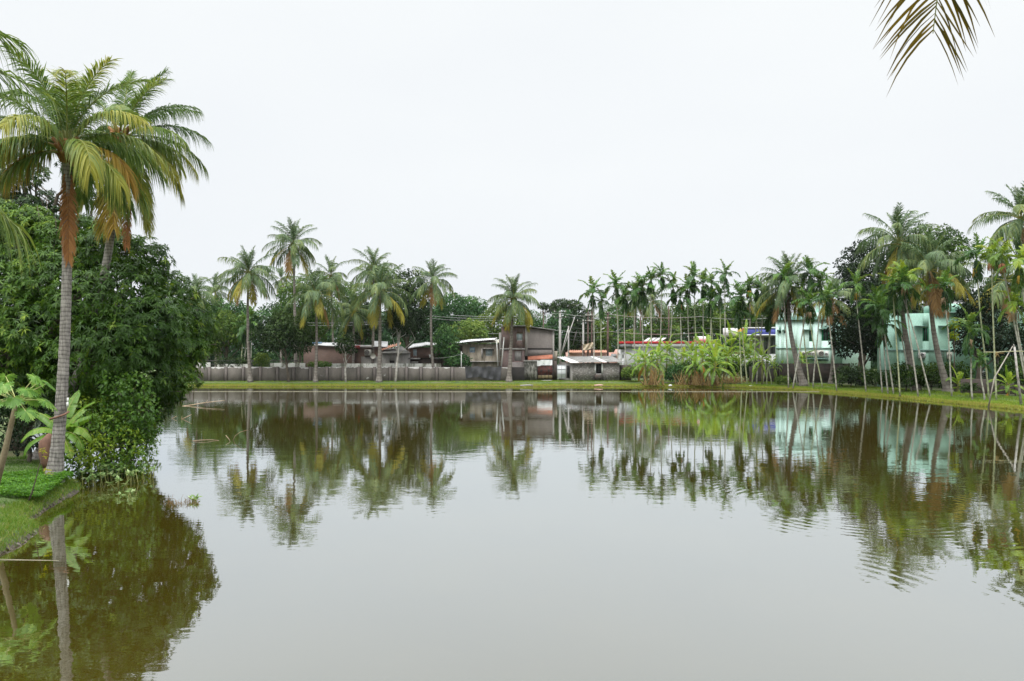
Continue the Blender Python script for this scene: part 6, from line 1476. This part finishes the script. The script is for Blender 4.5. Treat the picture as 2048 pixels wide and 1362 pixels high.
near_palm((-16.0, 27.0, .38), P(240, 278, DB), [
    (80, 84, 22, 'g', 3.6), (10, 76, 40, 'g', 3.8), (170, 70, 55, 'g', 3.7), (330, 66, 60, 'g', 3.9), (40, 60, 66, 'g', 4.0), (355, 50, 66, 'g', 4.0), (15, 40, 76, 'g', 3.9), (300, 44, 82, 'g', 3.7), (130, 44, 72, 'g', 3.7),
    (340, 30, 78, 'g', 3.9), (25, 20, 76, 'g', 3.9), (5, 12, 72, 'm', 3.7), (60, 24, 76, 'g', 3.6), (320, 8, 76, 'm', 3.6), (215, 20, 80, 'm', 3.4), (350, -6, 66, 'm', 3.6), (20, -20, 50, 'm', 3.5), (240, -20, 55, 'm', 3.2),
    (330, -38, 42, 'm', 3.5), (300, -52, 30, 'm', 3.6), (345, -58, 26, 'm', 3.9), (275, -68, 16, 'y', 4.2), (310, -72, 12, 'o', 4.9), (255, -74, 12, 'y', 4.2), (205, -50, 30, 'm', 3.3), (5, -66, 18, 'm', 4.0)],
    'second coconut palm on the left bank, behind, with a bundle of orange hanging fronds', 42, mid=(-13.9, DB, 4.4), Lk=.78)
DD = 9.0
near_palm((-10.7, 9.2, .38), (-9.95, 9.1, 7.0), [
    (5, 62, 92, 'g', 4.5), (352, 48, 78, 'g', 4.5), (8, 30, 60, 'g', 4.35), (356, 12, 52, 'g', 4.3), (15, 2, 48, 'm', 4.1), (350, -14, 36, 'm', 4.0), (30, 55, 80, 'g', 4.2), (90, 60, 70, 'g', 4), (150, 60, 70, 'g', 4), (220, 50, 75, 'g', 4), (180, 20, 60, 'g', 4), (120, 10, 60, 'm', 4)],
    'big coconut palm just outside the left picture edge, only its frond tips in view', 43, rb=.24)
near_palm((7.4, 1.0, .38), (3.86, 2.3, 8.36), [
    (90.5, 35, 116, 'k', 6.1), (165, 60, 80, 'g', 4.2), (200, 50, 80, 'g', 4.2), (250, 50, 80, 'g', 4), (300, 45, 80, 'g', 4), (350, 50, 75, 'g', 4), (30, 50, 75, 'g', 4), (80, 66, 50, 'g', 4), (220, 10, 60, 'y', 3.6), (330, 5, 60, 'g', 3.6)],
    'coconut palm beyond the upper right corner, one olive-brown frond tip hanging in', 44, rb=.22, mid=(6.9, 1.2, 5.5))

# ------------------------------------------------------------------ mango trees
def mango(label, blobs_px, D, base, fork, seed, mat='mango', dens=17, L=.2, nleaf=9, r0=.32, extra=None, depth=1.0, nsub=2, cat='tree', nm='mango_tree', tb=.38, zmin=.12):
    rg = np.random.default_rng(seed)
    root = thing(nm, label, cat, base, None)
    bl = [(PX(x, D + o), D + o, PZ(y, D + o), r_ * D / F, .9) for x, y, r_, o in blobs_px]
    mb = MB(); limbs(mb, base, fork, bl, r0, rg, nsub); obj('trunk', mb, M['bark'], root, True)
    mb = MB(); v, q, t = rosettes(rg, bl, dens, L, nleaf, tbase=tb, tvar=.13, zmin=zmin); mb.add(v, q, t)
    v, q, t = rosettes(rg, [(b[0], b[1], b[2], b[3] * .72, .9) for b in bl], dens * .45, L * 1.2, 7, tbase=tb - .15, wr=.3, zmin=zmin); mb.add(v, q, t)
    obj('crown', mb, M[mat], root)
    return root
mango('great mango tree leaning over the left shore, its leafy edge overhanging the water', [
    (384, 640, 46, 1.5), (362, 700, 52, 1.0), (376, 752, 28, .8), (340, 585, 52, 1.5), (290, 520, 52, 1.0), (240, 505, 50, .3), (195, 500, 48, 0), (335, 765, 40, 0), (300, 650, 75, -1.2), (255, 580, 68, -1.0), (235, 690, 80, -1.8),
    (290, 740, 62, -1.0), (180, 610, 75, -1.2), (165, 720, 78, -1.6), (345, 790, 20, .0), (240, 790, 60, -.6), (110, 560, 75, -.4), (90, 660, 80, -1.0), (30, 600, 80, -.4), (20, 700, 85, -1.0), (95, 760, 70, -.5), (150, 800, 60, 0), (40, 510, 60, .8), (110, 480, 45, .6),
    (396, 690, 26, 1.4), (405, 650, 26, 2.0), (300, 800, 50, .5), (270, 850, 40, .6), (200, 850, 50, .6), (20, 790, 70, 0), (260, 840, 48, 0.2), (60, 455, 50, .8), (160, 465, 42, .8), (215, 480, 40, .8), (0, 440, 50, 1), (-40, 560, 80, 0), (-50, 680, 90, 0)],
    29.0, (-18.4, 29.4, .38), (-17.4, 29.6, 3.2), 71, dens=18, L=.205, nleaf=10)
mango('older darker mango tree standing behind the great one with bare forked limbs against the sky', [
    (30, 430, 46, 0), (-20, 380, 50, 0), (70, 345, 26, 0), (35, 320, 22, 1), (175, 355, 24, 0), (150, 400, 22, 1), (60, 480, 50, 0), (110, 500, 50, 0), (170, 460, 34, .5), (185, 400, 16, .5), (130, 330, 14, .5), (-10, 480, 60, 0), (0, 320, 28, .5), (60, 420, 34, -.4), (20, 370, 34, -.3), (125, 440, 30, -.3), (95, 395, 18, -.3)],
    33.5, (PX(40, 34), 34.0, .38), (PX(60, 34), 34.0, 6.2), 72, 'mango_dark', dens=15, L=.19, r0=.3, tb=.45, nsub=3)
# creeper-covered bush and low bushes under the mango
def leafy_bush(label, blobs_px, D, seed, mat, L, wr, dens, tb=.5, name='bush', cat='bush', zmin=.02, stems=True, group=None, droop=.2):
    rg = np.random.default_rng(seed)
    bl = [(PX(x, D + o), D + o, PZ(y, D + o), r_ * D / F, .9) for x, y, r_, o in blobs_px]
    bx_, by_ = np.mean([b[0] for b in bl]) - .4, D + .8
    root = thing(name, label, cat, (bx_, by_, .35), group)
    mb = MB(); limbs(mb, (bx_, by_, .35), (bx_, by_, .9), bl, .06, rg, 3); obj('stem', mb, M['bark'], root, True)
    mb = MB(); v, q, t = cloud(rg, bl, dens, L, wr, (.6, 1.1), tb, .16, droop, zmin); mb.add(v, q, t); obj('foliage', mb, M[mat], root)
    return root
leafy_bush('light green creeper with rounded leaves covering the bush right of the near palm', [(270, 775, 34, 0), (285, 815, 34, 0), (255, 840, 40, .2), (240, 800, 36, .2), (300, 855, 22, .4), (225, 760, 30, .3)], 26.0, 81, 'vine', .11, .85, 85, name='creeper_bush')
leafy_bush('dark tangled bush at the waterline under the creeper', [(250, 885, 36, 0), (215, 860, 40, 0), (285, 890, 24, .6), (190, 900, 34, -.8), (170, 860, 40, -.4), (270, 920, 22, -.3), (225, 925, 24, -.8), (260, 860, 40, 1.0), (230, 900, 40, 1.0), (180, 920, 36, .4), (285, 865, 30, 1.4), (205, 830, 44, 1), (160, 830, 44, 1), (150, 925, 26, -.6), (145, 895, 28, 0), (250, 935, 18, -.2), (285, 935, 14, .2)], 25.5, 82, 'mango', .13, .5, 110, tb=.6, name='shore_bush')
leafy_bush('shadowed undergrowth behind the papaya at the left edge', [(20, 850, 50, 0), (70, 850, 50, .5), (120, 840, 45, .5), (150, 890, 30, 0), (-30, 860, 60, 0), (40, 880, 30, 0)], 25.5, 83, 'tree_dark', .14, .5, 60, tb=.3, name='undergrowth_bush')
leafy_bush('yellowish low bush at the far tip of the near shore', [(300, 905, 16, 1.5), (285, 870, 18, 2), (310, 885, 12, 2.5)], 28.0, 84, 'vine', .09, .6, 110, tb=.8, name='shore_bush')
# leafy plants standing in the shallow water
def water_plant(px, py, n, size, label, seed, D=None):
    rg = np.random.default_rng(seed); D = D or 6372 / (py - 700)
    c = np.array([PX(px, D), D, 0.0]); root = thing('water_plant', label, 'water plant', c, 'broad-leaved plants in the shallows')
    st, lf = MB(), MB()
    for k in range(n):
        b = c + [rg.normal(0, size * .35), rg.normal(0, size * .3), -.1]; h_ = size * rg.uniform(.4, 1.0)
        tp_ = b + [rg.normal(0, .1), rg.normal(0, .08), h_ + .1]; st.tube([b, (b + tp_) / 2, tp_], [.014, .012, .008], 5)
        m = 9; a = np.arange(m) * 2.4 + rg.uniform(0, 6); e = rg.uniform(-.1, 1.1, m)
        d = nrm(np.column_stack([np.cos(a) * np.cos(e), np.sin(a) * np.cos(e), np.sin(e)]))
        v, q, t = leaf_kites(rg, np.tile(tp_, (m, 1)) - np.column_stack([np.zeros(m), np.zeros(m), rg.uniform(0, .08, m)]), d, np.tile([0, 0, 1.0], (m, 1)) + rg.normal(0, .2, (m, 3)), rg.uniform(.11, .19, m), rg.uniform(.055, .085, m), rg.uniform(.2, .9, m), .15)
        lf.add(v, q, t)
    obj('stem', st, M['rachis'], root); obj('leaves', lf, M['waterplant'], root)
for a in ((182, 972, 9, .5, 'broad pale-leaved water plant nearest the trunk of the large palm', 1), (215, 962, 8, .5, 'broad-leaved water plant, second from the near palm trunk', 2), (245, 955, 7, .45, 'broad-leaved water plant in the dark shallows under the shore bush', 3),
          (243, 978, 4, .32, 'small low water plant set forward from the others', 4), (268, 968, 5, .5, 'tall upright water plant toward the open water', 5), (285, 958, 4, .4, 'outermost water plant of the row beyond the shore bush', 6), (262, 940, 8, .4, 'dense water plant at the edge of the yellowish low bush', 7), (262, 992, 3, .2, 'tiny water plant standing alone in front', 8)):
    water_plant(*a)

# ------------------------------------------------------------------ weeds on the near bank
rg = np.random.default_rng(31); mb = MB()
n = 9000
px = rg.uniform(-30, 158, n); D = rg.uniform(19.8, 23.2, n)
x = PX(px, D); k = np.array([not in_pond(a + .12, b) for a, b in zip(x, D)]); x, D = x[k], D[k]
hmax = .16 + .1 * np.sin(x * 3.1) * np.sin(D * 2.7 + 1)
hmax = np.where((D < 20.8) & (rg.random(len(x)) < .6), hmax * .4, hmax)
z = .33 + rg.uniform(0, 1, len(x)) ** .6 * np.maximum(hmax, .05)
n = len(x); a = rg.uniform(0, 6.28, n); e = rg.uniform(-.2, .9, n)
d = nrm(np.column_stack([np.cos(a) * np.cos(e), np.sin(a) * np.cos(e), np.sin(e)]))
for j in range(3):
    aj = a + j * 2.1; dj = nrm(np.column_stack([np.cos(aj) * np.cos(e), np.sin(aj) * np.cos(e), np.sin(e)]))
    v, q, t = leaf_kites(rg, np.column_stack([x, D, z]), dj, np.tile([0, 0, 1.0], (n, 1)) + rg.normal(0, .3, (n, 3)), rg.uniform(.04, .085, n), rg.uniform(.02, .04, n), np.clip(.45 + rg.normal(0, .2, n), 0, 1), .1)
    mb.add(v, q, t)
solo('ground_cover', mb, M['weed'], (0, 0, 0), 'bright green creeping weeds at the foot of the nearest coconut palm', 'weeds', kind='stuff')
# thin dead stick and slender yellowish sapling
mb = MB(); D = 19.6; mb.tube([(PX(58, D), D, .3), P(64, 985, D), P(74, 950, D), P(86, 905, D)], [.022, .02, .013, .006], 6)
root = thing('sapling', 'thin grey sapling stick with tufts of yellowish leaves before the big palm', 'sapling', (PX(58, D), D, .33))
obj('stem', mb, M['bark'], root, True); mb = MB(); rg = np.random.default_rng(6)
for (sx, sy) in ((88, 905), (92, 915), (84, 900), (95, 942), (100, 947), (92, 938)):
    c = P(sx, sy, D); m = 8; a = rg.uniform(0, 6.28, m); d = nrm(np.column_stack([np.cos(a), np.sin(a) * .5, rg.uniform(-.3, .5, m)]))
    v, q, t = leaf_kites(rg, np.tile(c, (m, 1)) + rg.normal(0, .02, (m, 3)), d, np.tile([0, 0, 1.], (m, 1)), rg.uniform(.06, .12, m), np.full(m, .03), rg.uniform(.3, 1, m)); mb.add(v, q, t)
obj('leaves', mb, M['lime_leaf'], root)
# withered brown sheath leaning by the palm
D = 23.2; mb = MB()
sp_ = np.array([P(100, 868, D), P(93, 885, D), P(92, 905, D), P(94, 925, D), P(94, 936, D)]); mb.tube(sp_, [.06, .2, .2, .16, .1], 12)
mb.tube([P(94, 936, D), (PX(94, D), D, .3)], [.1, .14], 10)
solo('banana_stump', mb, M['dead_leaf'], (PX(94, D), D, .36), 'withered red-brown banana stump left of the nearest palm trunk', 'stump', smooth=True)
# white tag and dark strap on the near trunk
tr_mid = lambda y: None
def trunk_x(z):
    b, t = np.array([PX(108, DA), DA, .36]), P(134, 305, DA); m = np.array([PX(139, DA), DA, 3.9])
    s = np.linspace(0, 1, 200)[:, None]; p = b * (1 - s) ** 2 + 2 * m * s * (1 - s) + t * s * s
    return np.interp(z, p[:, 2], p[:, 0])
mb = MB(); z0 = PZ(823, DA); z1 = PZ(838, DA); n_ = 16
pts = []
for k in range(n_):
    a = pi * 1.02 + k / (n_ - 1) * pi * .96; zz = z1 + (z0 - z1) * (k / (n_ - 1)) ** 1.8
    cx = trunk_x(zz); pts.append((cx + cos(a) * .245, DA + sin(a) * .245, zz))
mb.tube(pts, .028, 6)
solo('strap', mb, M['dead_leaf'], tuple(pts[0]), 'dark brown strap wound round the nearest palm trunk', 'strap', smooth=True)
mb = MB(); zz = PZ(800, DA); cx = trunk_x(zz) + .205; mb.obox((cx, DA - .06, zz - .06), (cx + .01, DA - .06, zz + .07), (.022, 0, 0), (0, .012, 0)); mb.tube([(cx, DA - .07, zz - .2), (cx + .005, DA - .07, zz - .06)], .03, 6)
solo('lamp_tag', mb, M['ac_white'], (cx, DA, zz), 'small white tag fixed to the right side of the nearest palm trunk', 'tag')

# ------------------------------------------------------------------ near banana plant and papaya
D = 23.6
bt_ = thing('banana_plant', 'broad-leaved young banana plant just behind the nearest palm trunk', 'banana plant', (PX(118, D), D, .38), None)
mb = MB(); c = np.array([PX(118, D), D, .0]); tp_ = P(122, 868, D); mb.tube([c, (c + tp_) / 2, tp_], [.13, .11, .06], 12); obj('stem', mb, M['banana_stem'], bt_, True)
for k, (az, th, be, L, W) in enumerate(((352, 46, 40, 1.15, .2), (345, 42, 118, 1.3, .24), (335, 20, 105, 1.2, .2), (320, -25, 40, 1.0, .18), (205, 35, 110, 1.2, .22), (215, 10, 100, 1.25, .2), (30, 62, 40, 1.3, .24), (80, 75, 40, 1.5, .24), (170, 60, 60, 1.2, .2))):
    lf, rb = banana_leaf(900 + k, L, W, th, be, .5 + (k in (1, 3, 4)) * .2, .10, True)
    m1_, m2_ = MB(), MB(); m1_.merge(lf, rz=R(az), off=tp_); m2_.merge(rb, rz=R(az), off=tp_); f = obj('leaf', m1_, M['banana'], bt_); obj('midrib', m2_, M['rachis'], f)
def papaya(base, top, label, seed, n=15, size=1.0):
    rg = np.random.default_rng(seed); root = thing('papaya_tree', label, 'papaya tree', base, None)
    b, t = np.asarray(base, float), np.asarray(top, float)
    mb = MB(); mb.tube([b - [0, 0, .2], b * .5 + t * .5 + [.05, 0, 0], t], [.09, .07, .05], 10); obj('trunk', mb, M['papaya_stem'], root, True)
    for k in range(n):
        az = k * 2.4 + rg.normal(0, .2); el = .9 - 1.25 * k / n + rg.normal(0, .08)
        pl = size * rg.uniform(.6, .95); d = np.array([cos(az) * cos(el), sin(az) * cos(el), sin(el)])
        e = t + d * pl - [0, 0, .08 * pl]
        mb = MB(); mb.tube([t, (t + e) / 2 + [0, 0, .03], e], [.016, .012, .009], 6); pt_ = obj('petiole', mb, M['papaya_petiole'], root, True)
        h = np.array([cos(az), sin(az), -.9 + rg.normal(0, .2)]); h = nrm(h); s_ = nrm(np.cross(h, [0, 0, 1])); up = np.cross(s_, h)
        lf = MB()
        for j in range(9):
            a = (j - 4) * .62; ln = size * .34 * (1 - .055 * abs(j - 4)) * rg.uniform(.9, 1.1)
            dd = h * cos(a) + s_ * sin(a) - np.array([0, 0, .18 + .1 * rg.random()]); dd = nrm(dd); tt = float(np.clip(.5 + rg.normal(0, .15), 0, 1))
            def kite(o, d_, l, w_, t_):
                v, q, t2 = leaf_kites(rg, o[None], d_[None], up[None], np.array([l]), np.array([w_]), np.array([t_])); lf.add(v, q, t2)
            kite(e, dd, ln, ln * .30, tt)
            sd = nrm(np.cross(dd, up))
            for u in (.38, .58, .76):
                for g_ in (-1, 1): kite(e + dd * ln * u, nrm(dd * .7 + sd * g_ * .8 - [0, 0, .1]), ln * .34 * (1.2 - u * .5), ln * .12, tt)
        obj('leaf', lf, M['papaya'], pt_)
    return root
D = 19.0
papaya((PX(-22, D), D, .36), P(33, 802, D), 'papaya tree with pale leaf stalks at the left picture edge', 91, 20, .88)

# ------------------------------------------------------------------ things floating or standing in the water
def twig(pts, rad, label, seed=0, group='dead branches in the water'):
    mb = MB(); rg = np.random.default_rng(seed)
    P3 = [np.array([PX(x, D), D, z]) for x, D, z in pts]
    mb.tube(P3, np.linspace(rad, rad * .4, len(P3)), 6)
    return solo('dead_branch', mb, M['driftwood'], tuple(P3[0]), label, 'branch', group, smooth=True)
def wd(py, z=0): return (4 - z) * F / (py - 700)
twig([(365, wd(812), -.02), (385, wd(811.5), .06), (405, wd(811), .18), (430, wd(810.5), .28), (449, wd(810), .33)], .045, 'long pale branch rising from the water beside the mango leaves', 1)
twig([(411, wd(811), .2), (416, wd(811), .42)], .02, 'short twig standing on the long pale branch', 2)
twig([(362, wd(838), -.03), (373, wd(838), .12), (383, wd(838), .26)], .03, 'right arm of the floating branches, tilted up', 3)
twig([(343, wd(837), -.02), (350, wd(837), .09), (354, wd(837), .15)], .02, 'small tilted twig left of the other floating branch', 4)
twig([(363, wd(838.5), .0), (364, wd(838.5), .2)], .018, 'tiny upright peg beside the tilted floating branch', 5)
twig([(386, wd(882), .0), (400, wd(882.5), .04), (414, wd(882), .05), (424, wd(881), .03), (438, wd(881), .0)], .03, 'dark knobbly branch lying flat on the water', 6)
twig([(466, wd(880), -.02), (470, wd(880), .18), (480, wd(880), .35), (495, wd(880), .45)], .018, 'thin arching dead stem near the reflected palm trunk', 7)
twig([(452, wd(880), .2), (458, wd(882), .08), (461, wd(883), -.02)], .016, 'short drooping dead stem left of the arching one', 8)
# emergent weeds farther out
rg = np.random.default_rng(14); mb = MB()
for _ in range(90):
    px = rg.uniform(328, 396); D = wd(rg.uniform(1003, 1011)); h_ = rg.uniform(.03, .16) * (1 if rg.random() < .8 else 1.6); b = np.array([PX(px, D), D, -.03])
    mb.tube([b, b + [rg.normal(0, .02), 0, h_ * .6], b + [rg.normal(0, .05), rg.normal(0, .02), h_]], [.005, .004, .003], 4, .3, False)
solo('water_weed', mb, M['straw'], (PX(360, 20.6), 20.6, 0), 'sparse row of dark weed tips breaking the surface off the near shore', 'water weed', kind='stuff')
water_plant(389, 1006, 3, .13, 'small dark sprig standing alone in open water beside the weed tips', 9, wd(1003))
# string stretched at the surface
mb = MB(); mb.tube([(PX(-40, wd(1120)), wd(1120), .02), (PX(30, wd(1120)), wd(1120), .006), (PX(118, wd(1121)), wd(1121), -.003)], .006, 5)
solo('string', mb, M['rope'], (PX(0, 15.2), 15.2, 0), 'pale string lying on the water at the lower left edge', 'string')
mb = MB(); xs = np.linspace(-36, 33.2, 40); mb.tube(np.column_stack([xs, 76.5 + .2 * np.sin(xs * .2), np.full(40, .02)]), .014, 5)
solo('rope', mb, M['rope'], (-36, 76.5, 0), 'thin rope stretched straight across the far side of the pond', 'rope')
# litter on the far bank
for k, (px, py, w_, c_, lb) in enumerate(((1197, 768, .9, 'salmon', 'pinkish slab lying on the far bank before the outbuilding'), (1053, 768.5, 1.4, 'concrete', 'grey plank at the water edge below the gate'), (1340, 768.5, .3, 'white_paint', 'small white scrap at the water edge between the banana clumps'), (1500, 769, .3, 'white_paint', 'small white scrap on the bank below the areca row'), (1093, 757.5, 1.2, 'concrete', 'pale doorstep slab in front of the maroon gate'))):
    D = min(5850 / (py - 700), 92.3); x_ = PX(px, D); z_ = gz(x_, D) + .02; mb = MB()
    mb.obox((x_ - w_ / 2, D, z_), (x_ + w_ / 2, D - .15, z_ + .04), (0, .2, .0), (0, 0, .05)); mb.obox((x_ - w_ / 4, D + .05, z_ + .05), (x_ + w_ / 3, D - .05, z_ + .08), (0, .12, 0), (0, 0, .035))
    solo('slab' if w_ > .5 else 'litter', mb, M[c_], (x_, D, z_), lb, 'slab' if w_ > .5 else 'litter')

# ------------------------------------------------------------------ haze
hb = MB(); hb.box(-420, 420, -40, 900, -2.5, 60)
hm = bpy.data.materials.new('humid_air'); hm.use_nodes = True; ht = hm.node_tree; ht.nodes.remove(ht.nodes['Principled BSDF'])
pv = ht.nodes.new('ShaderNodeVolumePrincipled'); pv.inputs['Color'].default_value = (0.95, 0.97, 1, 1); pv.inputs['Density'].default_value = 0.00005
ht.links.new(pv.outputs[0], ht.nodes['Material Output'].inputs['Volume'])
USE_HAZE = True
if USE_HAZE:
    ho = bpy.data.objects.new('haze', hb.mesh('haze', hm)); COL.objects.link(ho); tag(ho, 'thin humid haze over the pond and trees', 'haze', kind='stuff')
    C.cycles.volume_bounces = 1
